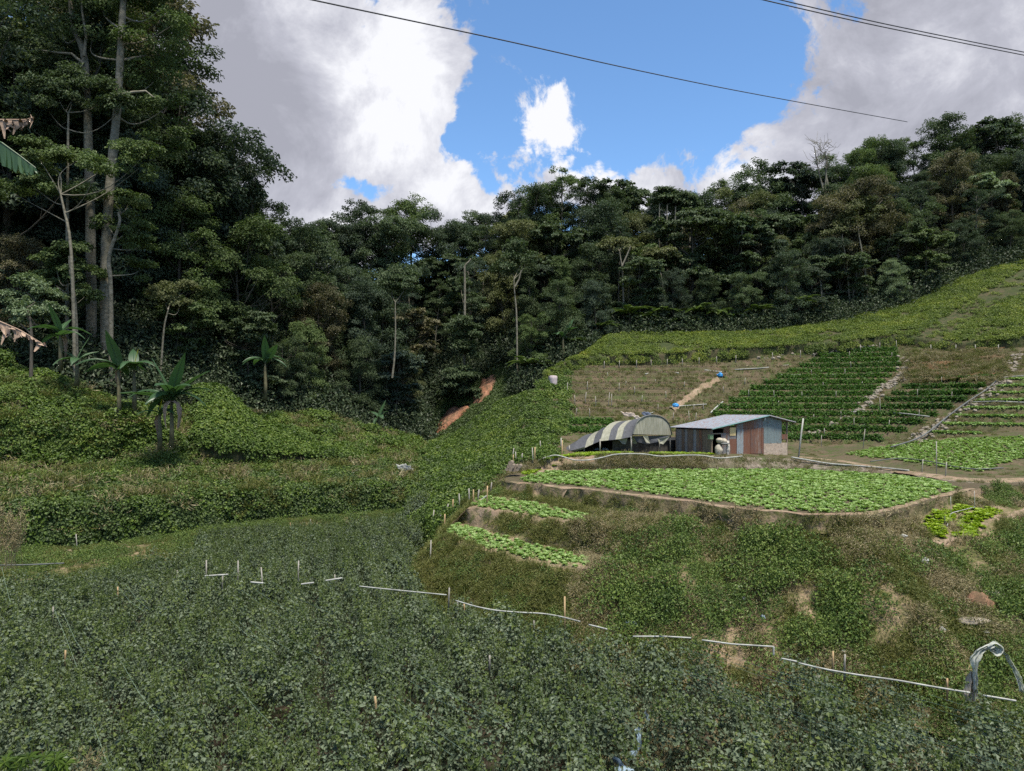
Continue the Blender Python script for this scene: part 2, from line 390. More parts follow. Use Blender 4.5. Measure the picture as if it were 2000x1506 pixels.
L2f = [(850, 1050, 34.5), (918, 990, 34.9), (1020, 1003, 32.3), (1148, 1024, 29.5), (1300, 1050, 27.5), (1450, 1060, 25.4), (1600, 1065, 24.2), (1745, 1058, 23.9), (1860, 1058, 25.6), (1955, 1012, 29), (2100, 990, 32), (2400, 1000, 32)]
L2b = [(865, 1035, 36), (938, 966, 38.6), (1032, 978, 36.0), (1150, 1003, 32.2), (1300, 1030, 28.4), (1450, 1040, 26.2), (1600, 1042, 24.9), (1762, 1030, 25.2), (1870, 990, 30.3), (1965, 988, 31), (2110, 975, 34), (2400, 975, 34.5)]
PF = [(905, 985, 38.5), (975, 940, 39.2), (1040, 947, 36.6), (1150, 958, 33.6), (1300, 976, 30), (1450, 996, 27), (1600, 1010, 25.2), (1745, 1003, 25.8), (1860, 967, 31.2), (1930, 950, 33), (2080, 945, 36), (2400, 945, 37)]
PB = [(925, 965, 40), (1000, 925, 42.5), (1060, 918, 45), (1150, 917, 45.2), (1300, 917, 45.2), (1450, 916, 45.5), (1560, 915, 46), (1740, 925, 42.3), (1840, 938, 38.5), (1900, 945, 36.8), (2080, 940, 38), (2400, 940, 38)]
WT = [(960, 940, 42), (1015, 905, 44), (1100, 893, 45.8), (1200, 887, 45.8), (1300, 888, 46), (1450, 892, 46.2), (1560, 897, 46.6), (1740, 918, 42.8), (1840, 932, 39), (1900, 940, 37.5), (2080, 932, 39), (2400, 930, 39)]
B1 = [(985, 930, 44), (1050, 890, 47), (1120, 885, 50), (1200, 883, 51), (1300, 882, 53), (1450, 882, 54), (1600, 890, 54), (1760, 912, 46), (1850, 925, 41), (1950, 925, 40), (2100, 915, 41), (2400, 905, 42)]
B2 = [(1000, 900, 50), (1075, 850, 56), (1130, 848, 57), (1200, 848, 58), (1300, 850, 58.5), (1450, 855, 59), (1600, 868, 59), (1740, 868, 56), (1850, 855, 54), (1950, 845, 53), (2100, 835, 52), (2400, 815, 52)]
B3 = [(1030, 815, 60), (1085, 775, 66), (1140, 775, 68), (1220, 775, 69), (1320, 775, 69), (1460, 780, 69), (1620, 790, 68), (1750, 790, 66), (1860, 775, 64), (1960, 750, 62), (2120, 720, 61), (2400, 690, 60)]
B4 = [(1060, 745, 70), (1110, 722, 76), (1160, 718, 77), (1240, 712, 78), (1340, 708, 78), (1480, 700, 79), (1640, 688, 80), (1760, 672, 80), (1870, 690, 76), (1970, 680, 74), (2150, 660, 74), (2400, 640, 74)]
B5 = [(1075, 735, 76), (1130, 700, 80), (1190, 655, 84), (1260, 652, 86), (1360, 655, 87), (1500, 648, 88), (1650, 628, 90), (1780, 600, 92), (1880, 545, 95), (1960, 520, 97), (2150, 490, 98), (2400, 450, 98)]
B6 = [(1090, 745, 82), (1140, 710, 88), (1190, 665, 92), (1260, 660, 94), (1360, 655, 95), (1500, 640, 96), (1650, 615, 98), (1780, 580, 100), (1880, 520, 103), (1960, 500, 105), (2150, 470, 106), (2400, 430, 106)]

PFd = [(a, b + (34 if 3 <= i <= 7 else 16), c - .12) for i, (a, b, c) in enumerate(PF)]
slope_G = rough(loft([T_, L1f, L1b, L2f, L2b, PFd, PF], 420, [30, 9, 16, 8, 16, 6], 5), 0.30, 0.55, 5)
slope_G = rough(slope_G, 0.12, 1.8, 4)
_gx = slope_G[..., 0]; _w = np.clip((np.arange(slope_G.shape[0]) / 85.0) * np.clip(1 - np.arange(slope_G.shape[0]) / 78.0, 0, 1) * 4, 0, 1)[:, None] * np.clip((_gx - 3.2) / 2, 0, 1)
_r = 1 - np.abs(fbm(np.stack([_gx * 0.42, slope_G[..., 2] * .10 + 3, 0 * _gx], -1), 3)) * 2.6
slope_G[..., 1] += 1.15 * _w * np.clip(_r, 0, 1); slope_G[..., 2] -= 0.30 * _w * np.clip(_r, 0, 1)
plat_G = loft([[(a, b, c) for a, b, c in PF], PB], 240, [30], 5); plat_G = rough(plat_G, 0.05, 0.8, 3, 1.0)
plat_G[0] = slope_G[-1][np.linspace(0, 419, 240).round().astype(int)]
wall_G = rough(loft([PB, WT], 240, [10], 3), 0.10, 1.2, 4); wall_G[0, :, 2] -= 0.25
yard_G = loft([WT, B1, B2], 240, [10, 14], 4); yard_G = rough(yard_G, 0.08, 0.6, 3); yard_G[0] = wall_G[-1]
hill_G = loft([B2, B3, B4], 520, [110, 90], 8); hill_G = rough(hill_G, 0.22, 0.12, 3, 1.0)
STEP = 0.62
def terrace_z(z, px, py):
    q = z / STEP; k = np.floor(q); f = q - k
    return (k + np.clip((f - 0.55) / 0.4, 0, 1)) * STEP
_px, _py = proj(hill_G)
zq = terrace_z(hill_G[..., 2], _px, _py)
# no benches on the bare brown bank above the right-hand rows
bare = ((_px > 1770) & (_px < 1960) & (_py < 752) & (_py > 670))
hill_G[..., 2] = np.where(bare, hill_G[..., 2], zq)
hill_G[0] = yard_G[-1][np.linspace(0, 239, 520).round().astype(int)]
B4r = [(a, b - 20, c + .15) for a, b, c in B4]  # raised lip whose dark face stands in for shade under the trellis
up_G = rough(loft([B4, B4r, B5, B6], 300, [5, 30, 12], 6), 0.5, 0.18, 4)
up_G[0] = hill_G[-1][np.linspace(0, 519, 300).round().astype(int)]

xl = [-500, -300, 0, 130, 250, 330, 430, 560, 650, 720, 820]
yb_l = [1165, 1150, 1125, 1118, 1102, 1080, 1062, 1030, 1018, 1008, 1000]
N0 = [toe(a, b, 1.0) for a, b in zip(xl, yb_l)]
N1 = list(zip(xl, [1100, 1092, 1085, 1082, 1073, 1055, 1037, 1022, 1014, 1008, 1000], [35, 35.8, 36.5, 37, 37.8, 39.5, 42, 44.5, 46, 47, 49]))
N2 = list(zip(xl, [1085, 1078, 1072, 1070, 1058, 1045, 1030, 1015, 1010, 1003, 995], [37.5, 38, 38.5, 39, 40.2, 41.5, 43.8, 46.5, 48, 49.2, 50]))
N3 = list(zip(xl, [1010, 1005, 1000, 998, 992, 985, 975, 965, 962, 958, 955], [37.7, 38.2, 38.8, 39.3, 40.4, 41.8, 44.1, 46.8, 48.2, 49.5, 50.8]))
N4 = list(zip(xl, [955, 950, 945, 945, 940, 935, 930, 925, 920, 912, 905], [42, 42.5, 43, 44, 45.5, 47, 49, 52, 54, 56.5, 60]))
N5 = list(zip(xl, [915, 915, 915, 915, 905, 882, 922, 914, 905, 900, 895], [45, 45.5, 46.5, 47.5, 49, 50, 52, 55, 58, 60, 64]))
N6 = list(zip(xl, [820, 820, 828, 826, 832, 855, 876, 888, 893, 888, 885], [45.3, 45.8, 46.7, 47.7, 49.2, 50.6, 52.6, 55.8, 59, 62, 67]))
xc = [-500, -300, 0, 130, 250, 330, 405, 505, 640, 720, 820]
N7 = list(zip(xc, [690, 690, 700, 750, 795, 812, 795, 812, 815, 842, 872], [51, 52, 52, 52, 54, 57, 61, 64, 68, 70, 76]))
left_G = rough(loft([N0, N1, N2], 300, [14, 6], 5), 0.16, 0.5, 4)
vine_G = rough(loft([N2, N3, N4, N5, N6, N7], 420, [18, 14, 14, 20, 26], 5), 0.55, 0.4, 5); vine_G = rough(vine_G, 0.30, 1.3, 3)
V0 = [(800, 1010, 45.8), (835, 1012, 44), (865, 1015, 41), (900, 1000, 38.5)]
V1 = [(800, 958, 50.5), (870, 958, 48), (920, 962, 45), (965, 945, 42)]
V2 = [(800, 907, 60), (880, 900, 58), (960, 900, 54), (1040, 900, 48)]
V3 = [(800, 888, 67), (880, 880, 66), (980, 862, 62), (1075, 880, 52)]
V4 = [(810, 874, 74), (880, 860, 73), (980, 820, 69), (1088, 815, 61)]
V5 = [(830, 872, 77), (892, 848, 76), (988, 785, 75), (1088, 753, 71)]
V6 = [(840, 882, 84), (905, 860, 86), (1010, 800, 86), (1110, 752, 82)]
V8 = [(800, 1046, 44), (830, 1064, 42), (850, 1085, 40), (880, 1095, 37.5)]
MD = [[(385, 885, 50.6), (430, 928, 51.3), (500, 930, 52.3), (600, 918, 54.5), (700, 906, 57)],
      [(378, 852, 51.2), (430, 868, 51.1), (500, 880, 52.1), (600, 888, 54.6), (705, 898, 57.3)],
      [(388, 800, 53.5), (430, 812, 53.5), (510, 858, 54.5), (610, 880, 56.5), (710, 893, 58.5)],
      [(392, 757, 56.8), (425, 760, 57.2), (508, 832, 57.6), (630, 874, 59), (718, 890, 60)],
      [(392, 775, 60), (440, 800, 60.5), (520, 850, 60.5), (630, 890, 61), (720, 897, 62)]]
mound_G = rough(loft(MD, 140, [12, 14, 14, 8], 3), 0.40, 0.6, 5)
valley_G = rough(loft([V8, V0, V1, V2, V3, V4, V5, V6], 160, [6, 14, 16, 14, 14, 14, 6], 3), 0.6, 0.35, 5)
# forest hill
fx = [-500, -250, 0, 150, 300, 420, 560, 680, 830, 900, 980, 1080, 1190, 1260, 1360, 1500, 1650, 1780, 1880, 1960, 2150, 2400]
F0 = list(zip(fx, [715, 715, 715, 762, 810, 815, 850, 858, 890, 865, 800, 750, 680, 670, 668, 658, 640, 612, 560, 535, 500, 465],
              [53.5, 53.5, 54, 54, 57.5, 64, 69, 74, 82, 80, 80, 81, 86, 88, 89, 90, 92, 94, 97, 99, 100, 100]))
FR = list(zip(fx, [200, 230, 270, 290, 330, 400, 545, 590, 585, 575, 560, 530, 520, 540, 545, 540, 460, 425, 402, 410, 400, 380],
              [74, 75, 75, 76, 78, 82, 90, 104, 108, 109, 110, 112, 113, 114, 115, 117, 119, 121, 122, 124, 124, 125]))
FM = [(a[0], (a[1] + b[1]) / 2 + 12, (a[2] + b[2]) / 2) for a, b in zip(F0, FR)]
FB = [(a[0], a[1] + 40, a[2] + 45) for a in FR]
forest_G = rough(loft([F0, FM, FR, FB], 300, [24, 24, 14], 6), 1.0, 0.09, 4)

gx = np.concatenate([np.linspace(-60, 60, 121)]); gy = np.linspace(-6, 60, 100)
field_G = np.stack(np.meshgrid(gx, gy), -1); field_G = np.concatenate([field_G, np.zeros(field_G.shape[:2] + (1,))], -1)
field_G[..., 2] = 0.10 * fbm(field_G * 0.5, 4) - 0.15
# ground under and far beyond everything, out to the horizon
far_x = np.linspace(-1500, 1500, 61); far_y = np.linspace(-600, 2400, 61)
far = np.stack(np.meshgrid(far_x, far_y), -1); far = np.concatenate([far, np.full(far.shape[:2] + (1,), -2.0)], -1)
far[..., 2] += 4 * fbm(far * 0.004, 3) - 4

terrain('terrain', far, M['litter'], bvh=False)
terrain('bean_field_ground', field_G, M['field'])
terrain('terrace_bank', slope_G, M['bank'])
terrain('lettuce_terrace_ground', plat_G, M['bed'])
terrain('retaining_bank', wall_G, M['wall'])
terrain('yard_ground', yard_G, M['hill'])
terrain('hill_terraces', hill_G, M['hill'])
terrain('upper_slope', up_G, M['under'])
terrain('field_edge_bank', left_G, M['bank'])
terrain('vine_hillside', vine_G, M['under'])
terrain('valley_side', valley_G, M['under'])
terrain('vine_mound_ground', mound_G, M['under'])
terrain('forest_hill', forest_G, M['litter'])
BV = dict(zip(['field', 'slope', 'plat', 'wall', 'yard', 'hill', 'up', 'left', 'vine', 'valley', 'mound', 'forest'], ALLBV))

def overlay(name, G, mask, mat, lift, amp=.25):
    gx_, gy_ = proj(G); ok = mask(gx_, gy_); V = G + [0, -lift, lift] + amp * np.stack([0 * G[..., 0], fbm(G * .8, 4), .4 * fbm(G * .8 + 9, 4)], -1)
    f = grid_faces(*G.shape[:2]); keep = ok.ravel()[f].all(1); f = f[keep]; u_, inv = np.unique(f, return_inverse=True)
    tag(obj(name, MB().add(V.reshape(-1, 3)[u_], inv.reshape(-1, 4), smooth=True), mat), kind='structure')
M['cut'] = ground_mat('brown_cut_earth', (0.095, 0.066, 0.038), (0.06, 0.058, 0.028), (0.14, 0.075, 0.038), 0.5, 1.0)
overlay('cut_earth_bank', hill_G, lambda a, b: (a > 1778 + 8 * np.sin(b * .3)) & (a < 1955) & (b < 752 - (a - 1778) * .06) & (b > 700 - (a - 1778) * .10), M['cut'], .22, 1.1)
def ribbon(name, pts, width, mat, lift=0.05, jit=0.25, nseg=8, kind='structure', label=None, bvs=None, back=0.0):
    """an earth path laid on the ground through photo points"""
    q = [at(a, b, bvs) for a, b in pts]; q = np.array([p for p in q if p is not None])
    s = np.concatenate([[0], np.cumsum(np.linalg.norm(np.diff(q, axis=0), axis=1))])
    n = max(8, int(s[-1] / 0.35)); t = np.linspace(0, s[-1], n)
    c = np.stack([np.interp(t, s, q[:, i]) for i in range(3)], 1)
    c[:, 1] += back + .12 * fbm(c * .9, 3)
    tn = unit(np.gradient(c, axis=0)); sd = unit(np.cross(tn, np.array([0, 0, 1.0])))
    G = []
    for j in range(nseg + 1):
        u = j / nseg - 0.5; wv = width * (1 + jit * 2 * fbm(c * 1.3 + 5 * (u > 0), 3))
        row = c + sd * (u * wv)[:, None]
        for i in range(n):
            zz = drop(row[i, 0], row[i, 1], bvs, c[i, 2] + 1.5)
            row[i, 2] = (zz if zz is not None and abs(zz - c[i, 2]) < 1.6 else c[i, 2]) + lift * (1 - (2 * u) ** 2 * 1.6)
        G.append(row)
    G = np.array(G)
    o = obj(name, MB().add(G.reshape(-1, 3), grid_faces(*G.shape[:2]), smooth=True), mat)
    PATHS.append((c, width * .5))
    return tag(o, kind=kind, label=label)
PATHS = []
ribbon('earth_path', [(1000, 944), (1080, 952), (1150, 957), (1230, 967), (1300, 975), (1380, 986), (1450, 996), (1540, 1006), (1600, 1010), (1690, 1010), (1745, 1002), (1800, 983), (1860, 967), (1905, 958)], 0.55, M['path'], 0.04, 0.5, back=.42)
ribbon('yard_path', [(1560, 893), (1640, 900), (1720, 914), (1800, 925), (1870, 936), (1940, 940), (2030, 936), (2150, 925)], 1.3, M['path'], 0.06, bvs=[BV['yard'], BV['wall']])
ribbon('ledge_rim_earth', [(922, 990), (960, 995), (1020, 1003), (1080, 1011), (1146, 1023)], 0.3, M['path'], 0.03, .5)
ribbon('ledge_rim_earth', [(1050, 1098), (1100, 1105), (1150, 1112)], 0.25, M['path'], 0.03, .5)
ribbon('bed_rim_path', [(1745, 1052), (1800, 1062), (1860, 1058), (1915, 1040), (1955, 1010), (2010, 995), (2100, 988)], 0.4, M['path'], 0.04, back=.15)
ribbon('field_path', [(-60, 1080), (60, 1079), (160, 1073), (230, 1064), (330, 1050)], 0.35, M['path'], 0.04, bvs=[BV['left']])
ribbon('steep_footpath', [(1312, 800), (1340, 783), (1372, 760), (1402, 740)], 0.9, M['path'], 0.16, bvs=[BV['hill']])
ribbon('terrace_corner_path', [(1045, 922), (1075, 908), (1110, 900), (1160, 894)], 0.5, M['path'], 0.06)

# ------------------------------------------------------------------ scattering (ground cover = stuff)
CLEAR = set()
def clear(pts, rad):
    for x, y in np.asarray(pts)[:, :2]:
        for a in np.arange(-rad, rad + .01, .12):
            for b in np.arange(-rad, rad + .01, .12):
                if a * a + b * b <= rad * rad: CLEAR.add((int((x + a) // .15), int((y + b) // .15)))
def sample(G, n, mask=None, rows=None, pad=0.0):
    """random points on a lofted sheet: position, normal; mask(px, py, pts) gives a keep probability"""
    g = G if rows is None else G[rows[0]:rows[1]]
    a, b, c, d = g[:-1, :-1], g[:-1, 1:], g[1:, 1:], g[1:, :-1]
    nn = np.cross(b - a, d - a); ar = np.linalg.norm(nn, axis=-1).ravel()
    ctr = ((a + c) / 2).reshape(-1, 3); px, py = proj(ctr)
    wgt = ar.copy()
    wgt[(px < -140) | (px > 2140) | (ctr[:, 1] < 8)] *= 0.1
    if mask is not None: wgt = wgt * np.clip(mask(px, py, ctr), 0, 1)
    if wgt.sum() <= 0: return np.zeros((0, 3)), np.zeros((0, 3))
    k = rng.choice(len(wgt), n, p=wgt / wgt.sum()); u = rng.random((n, 1)); v = rng.random((n, 1))
    A, B, C_, D = (q.reshape(-1, 3)[k] for q in (a, b, c, d))
    p = (A * (1 - u) + B * u) * (1 - v) + (D * (1 - u) + C_ * u) * v
    nr = unit(nn.reshape(-1, 3)[k]); nr[nr[:, 2] < 0] *= -1
    ofs = [(0, 0)] if pad == 0 else [(0, 0)] + [(pad * math.cos(a), pad * math.sin(a)) for a in np.arange(8) * .785]
    ok = np.array([all((int((x + a) // .15), int((y + b) // .15)) not in CLEAR for a, b in ofs) for x, y, _ in p])
    return p[ok], nr[ok]
def proto(name, mb, mats):
    return bpy.data.objects.new(name, mb.mesh(name, mats))
def to_euler(N, spin):
    """euler turning +Z to N after spinning about Z"""
    E = np.zeros((len(N), 3))
    for i in range(len(N)):
        q = Vector(N[i]).to_track_quat('Z', 'Y')
        m = q.to_matrix() @ __import__('mathutils').Matrix.Rotation(spin[i], 3, 'Z')
        E[i] = m.to_euler()
    return E
def scatter(name, pts, nrm, protos, smin, smax, label, up=0.5, lift=0.0, kind='stuff', zs=None, spin=None):
    n = len(pts)
    if n == 0: return None
    N = unit(nrm * (1 - up) + np.array([0, 0, 1.0]) * up + rng.normal(size=(n, 3)) * 0.08)
    eu = to_euler(N, rng.random(n) * 6.283 if spin is None else spin)
    sc = rng.uniform(smin, smax, n)
    me = bpy.data.meshes.new(name); me.vertices.add(n)
    me.vertices.foreach_set('co', (pts + N * lift).astype(np.float32).ravel())
    for nm, ty, arr in (('rot', 'FLOAT_VECTOR', eu), ('siz', 'FLOAT_VECTOR', np.stack([sc, sc, sc * (1 if zs is None else zs)], 1)), ('pick', 'INT', rng.integers(0, len(protos), n))):
        a = me.attributes.new(nm, ty, 'POINT')
        a.data.foreach_set('vector' if ty != 'INT' else 'value', arr.astype(np.float32).ravel() if ty != 'INT' else arr.astype(np.int32))
    o = bpy.data.objects.new(name, me); COL.objects.link(o)
    ng = bpy.data.node_groups.new(name, 'GeometryNodeTree')
    ng.interface.new_socket('Geometry', in_out='INPUT', socket_type='NodeSocketGeometry')
    ng.interface.new_socket('Geometry', in_out='OUTPUT', socket_type='NodeSocketGeometry')
    gi = ng.nodes.new('NodeGroupInput'); go = ng.nodes.new('NodeGroupOutput')
    iop = ng.nodes.new('GeometryNodeInstanceOnPoints'); jn = ng.nodes.new('GeometryNodeJoinGeometry')
    for pr in reversed(protos):
        oi = ng.nodes.new('GeometryNodeObjectInfo'); oi.inputs['Object'].default_value = pr; oi.inputs['As Instance'].default_value = True
        ng.links.new(oi.outputs['Geometry'], jn.inputs[0])
    def na(nm, ty):
        x = ng.nodes.new('GeometryNodeInputNamedAttribute'); x.data_type = ty; x.inputs[0].default_value = nm; return x.outputs[0]
    ng.links.new(gi.outputs[0], iop.inputs['Points']); ng.links.new(jn.outputs[0], iop.inputs['Instance'])
    iop.inputs['Pick Instance'].default_value = True
    ng.links.new(na('pick', 'INT'), iop.inputs['Instance Index'])
    ng.links.new(na('rot', 'FLOAT_VECTOR'), iop.inputs['Rotation']); ng.links.new(na('siz', 'FLOAT_VECTOR'), iop.inputs['Scale'])
    ng.links.new(iop.outputs[0], go.inputs[0])
    md = o.modifiers.new('scatter', 'NODES'); md.node_group = ng
    tag(o, label=label, kind=kind)
    return o

def leaf_clump(seed, n, rad, hgt, ls, mat, w_=0.8, upness=0.8, name='leaf_clump', mat2=None, frac2=0.0, stems=0):
    g = np.random.default_rng(seed); mb = MB()
    r = rad * np.sqrt(g.random(n)); a = g.random(n) * 6.283
    z = hgt * (0.15 + 0.85 * g.random(n)) * (1 - 0.5 * (r / rad) ** 2)
    C = np.stack([r * np.cos(a), r * np.sin(a), z], 1)
    N = unit(np.array([0, 0, upness]) + g.normal(size=(n, 3)) * 0.45 + np.stack([np.cos(a), np.sin(a), 0 * a], 1) * 0.35 * (r / rad)[:, None])
    L = ls * g.uniform(0.6, 1.3, n)
    k = int(n * frac2)
    leaves(mb, C[k:], N[k:], g.normal(size=(n - k, 3)), L[k:], L[k:] * w_, g.random(n - k))
    if k: leaves(mb, C[:k], N[:k], g.normal(size=(k, 3)), L[:k] * .8, L[:k] * w_ * .7, g.random(k), mat=1)
    for j in range(stems):
        b = np.array([g.normal() * rad * .3, g.normal() * rad * .3, 0]); e = b + np.array([g.normal() * .1, g.normal() * .1, hgt * g.uniform(.8, 1.25)])
        v, f = tube([b, (b + e) / 2 + g.normal(size=3) * .03, e], 0.006, 3, False); mb.add(v, f, 0.9, mat=0)
    return proto(name, mb, [mat] + ([mat2] if mat2 else []))
def grass_tuft(seed, n, rad, hgt, mat, wd=0.02, lean=0.5, name='grass_tuft'):
    g = np.random.default_rng(seed); mb = MB()
    r = rad * np.sqrt(g.random(n)); a = g.random(n) * 6.283
    C = np.stack([r * np.cos(a), r * np.sin(a), 0 * r], 1)
    D = unit(np.stack([np.cos(a), np.sin(a), 0 * a], 1) * lean * g.uniform(0.3, 1.4, (n, 1)) + np.array([0, 0, 1.0]) + g.normal(size=(n, 3)) * 0.2)
    L = hgt * g.uniform(0.5, 1.2, n)
    leaves(mb, C, rdir(n, g), D, L, np.full(n, wd), g.random(n), fold=0.03)
    # bent tips
    T = C + unit(D) * L[:, None] * .9
    leaves(mb, T, rdir(n, g), unit(D * .5 + np.stack([np.cos(a), np.sin(a), -0.6 + 0 * a], 1)), L * .45, np.full(n, wd * .8), g.random(n), fold=0.03)
    return proto(name, mb, mat)
def mix_noise(ctr, s, lo, hi, o=0.0): return np.clip((fbm(ctr * s + o, 4) - lo) / (hi - lo), 0, 1)

# ---- beans: rows of trellised plants (one mass)
def bean_plant(seed, n=310):
    g = np.random.default_rng(seed); mb = MB(); d = rdir(n, g); d[:, 2] = np.abs(d[:, 2]); rr = g.uniform(.72, 1.05, (n, 1))
    lum = 1 + .35 * fbm(d * 2.2 + seed, 3)[:, None]
    C = d * rr * lum * [.46, .46, .85] + [0, 0, .05]; N = unit(d * [1, 1, .7] + [0, 0, .55] + g.normal(size=(n, 3)) * .35); L = .088 * g.uniform(.55, 1.3, n)
    top = C[:, 2] > .55; k = top & (g.random(n) < .38)
    for q, m in ((~k, 0), (k, 1)): leaves(mb, C[q], N[q], g.normal(size=(q.sum(), 3)) + [0, 0, -.5], L[q], L[q] * .85, g.random(q.sum()), mat=m)
    for j in range(5):
        b = np.array([g.normal() * .15, g.normal() * .15, .3]); e = b + np.array([g.normal() * .18, g.normal() * .18, g.uniform(.6, .95)]); v, f = tube([b, (b + e) / 2 + g.normal(size=3) * .03, e], .005, 3, False); mb.add(v, f, .8, mat=1)
    return proto('bean_plant', mb, [M['bean'], M['beanyel']])
bean_pr = [bean_plant(100 + k) for k in range(7)]
YR = np.array(yb_r, float); YL = np.array(list(zip(xl, yb_l)), float)
def in_field(x, y, pad=0.0):
    px = 1000 + F * x / y; d = y
    dr = 6.4 * F / (np.interp(px, YR[:, 0], YR[:, 1]) - 800); dl = 6.4 * F / (np.interp(px, YL[:, 0], YL[:, 1]) - 800)
    lim = np.where(px > 810, dr, dl)
    return d < lim + np.where(px > 810, 0.4, 1.5) - pad
pts = []; tops = []; row_dir = np.array([-0.30, 1.0]); row_dir /= np.linalg.norm(row_dir); side = np.array([row_dir[1], -row_dir[0]])
for u in np.arange(-45, 45, 1.05):
    for v in np.arange(4, 62, 0.62):
        x, y = side * u + row_dir * v
        if y < 8.5: continue
        px = 1000 + F * x / y
        if px < -160 or px > 2160: continue
        if not in_field(x, y): continue
        g = fbm(np.array([x * .35, y * .35, 0.0]), 3)
        thin = 0.0
        if px > 1180 and y < 21: thin = 0.30 * np.clip((px - 1180) / 200, 0, 1)
        if px > 1230 and y < 20 and abs(u - round(u / 2.1) * 2.1) > .6 and rng.random() < .3: continue
        g2 = fbm(np.array([x * 1.1, y * 1.1, 4.0]), 3)
        if rng.random() < thin * .6 + max(0, -g - 0.30) + (0.7 if g2 < -0.48 else 0) + (1 if 13.5 < y < 18.8 and abs(px - (1238 + (y - 15.6) * 13)) < 30 else 0): continue
        h = 0.66 + 0.26 * g + 0.26 * g2 - thin * 0.5 * rng.random()
        j = rng.normal(size=2) * 0.14
        pts.append((x + j[0], y + j[1], h)); 
        if rng.random() < 0.75: pts.append((x + j[1] + .3, y + j[0] + .2, h * 0.2))
        if rng.random() < 0.34: tops.append((x + j[1], y + j[0], h + 0.75))
for px in np.arange(395, 830, 5.0):
    dl = 6.4 * F / (np.interp(px, YL[:, 0], YL[:, 1]) - 800); d1 = np.interp(px, [a for a, b, c in N1], [c for a, b, c in N1])
    for d in np.arange(dl + .3, d1 - 1.6, .5):
        x = (px - 1000) / F * d + rng.normal() * .15; z = drop(x, d)
        pts.append((x, d, max(0.1, (z or 0) - .15)))
pts = np.array(pts); tops = np.array(tops)
scatter('bean_plants', pts, np.tile([0, 0, 1.0], (len(pts), 1)), bean_pr, 0.75, 1.2, 'dense grey-green climbing bean plants filling the flat field', up=0.6)
def spray(seed):
    g = np.random.default_rng(seed); mb = MB()
    for k in range(7):
        a = np.array([g.normal() * .22, g.normal() * .22, -.1]); e = a + np.array([g.normal() * .14, g.normal() * .14, g.uniform(.25, .6)]); v, f = tube([a, (a + e) / 2 + g.normal(size=3) * .03, e], .004, 3, False); mb.add(v, f, .9)
        n = 11; q = a + (e - a) * g.uniform(.2, 1.05, (n, 1)); leaves(mb, q, unit(rdir(n, g) + [0, 0, .6]), g.normal(size=(n, 3)) + [0, 0, -.3], g.uniform(.04, .085, n), g.uniform(.025, .06, n), g.random(n))
    return proto('bean_spray', mb, M['beanyel'])
sp_pr = [spray(150 + k) for k in range(4)]
scatter('bean_tendrils', tops, np.tile([0, 0, 1.0], (len(tops), 1)), sp_pr, 0.7, 1.3, 'yellow-green young bean shoots standing above the crop', up=0.8)
p, n_ = sample(field_G, 1500, lambda px, py, c: (px > 1150) * (c[:, 1] < 23) * (px < 2100) * (c[:, 1] > 10) * mix_noise(c, .9, -.3, .2))
scatter('field_litter', p, n_, [grass_tuft(380 + k, 40, 0.3, 0.2, M['dry'], lean=2.5, name='straw_litter') for k in range(3)] + [leaf_clump(390, 60, .4, .15, .09, M['bean'], name='low_leaves')], .7, 1.3, 'dead stalks and fallen leaves on the soil between the near bean rows', up=.8)
# twine over the beans
mb = MB()
for k in range(45):
    u = rng.uniform(-20, 24); v0 = rng.uniform(8, 26); ln = rng.uniform(2.5, 7)
    a = np.array([u, v0]); dirv = unit(np.array([[-0.75, 1.0]]))[0]; b = a + dirv * ln
    if not (in_field(a[0], a[1], 1) and in_field(b[0], b[1], 1)): continue
    for m in range(rng.integers(1, 4)):
        z = rng.uniform(1.62, 1.95); of = rng.normal() * .12
        v, f = tube([(a[0] + m * .28, a[1] + of, z), ((a[0] + b[0]) / 2 + m * .28, (a[1] + b[1]) / 2, z - .06), (b[0] + m * .28, b[1], z)], 0.0018 + 0.0001 * v0, 3, False)
        mb.add(v, f)
tag(obj('trellis_twine', mb, M['string']), 'thin pale green twines stretched over the bean plants', kind='stuff')

# ---- vines over the hillsides
vine_pr = [leaf_clump(200 + k, 130, 0.70, 0.50, 0.155, M['vine'], 0.95, 1.0, 'vine_clump') for k in range(5)]
hedge_pr = [leaf_clump(230 + k, 130, 0.66, 0.50, 0.14, M['vinedark'], 0.95, 0.9, 'hedge_vine_clump') for k in range(5)]
weed_pr = [leaf_clump(260 + k, 110, 0.32, 0.26, 0.058, M['weed'], 0.7, 0.6, 'weed_clump') for k in range(5)]
bigweed_pr = [leaf_clump(280 + k, 260, 0.65, 0.7, 0.10, M['weed'], 0.6, 0.5, 'weed_bush') for k in range(3)]
grass_pr = [grass_tuft(300 + k, 46, 0.2, 0.24, M['grass']) for k in range(4)]
dry_pr = [grass_tuft(320 + k, 40, 0.24, 0.26, M['dry'], lean=0.9, name='dead_grass_tuft') for k in range(3)]
moss_pr = [grass_tuft(340 + k, 50, 0.24, 0.13, M['grass'], wd=0.022, lean=0.9, name='short_grass_tuft') for k in range(3)]

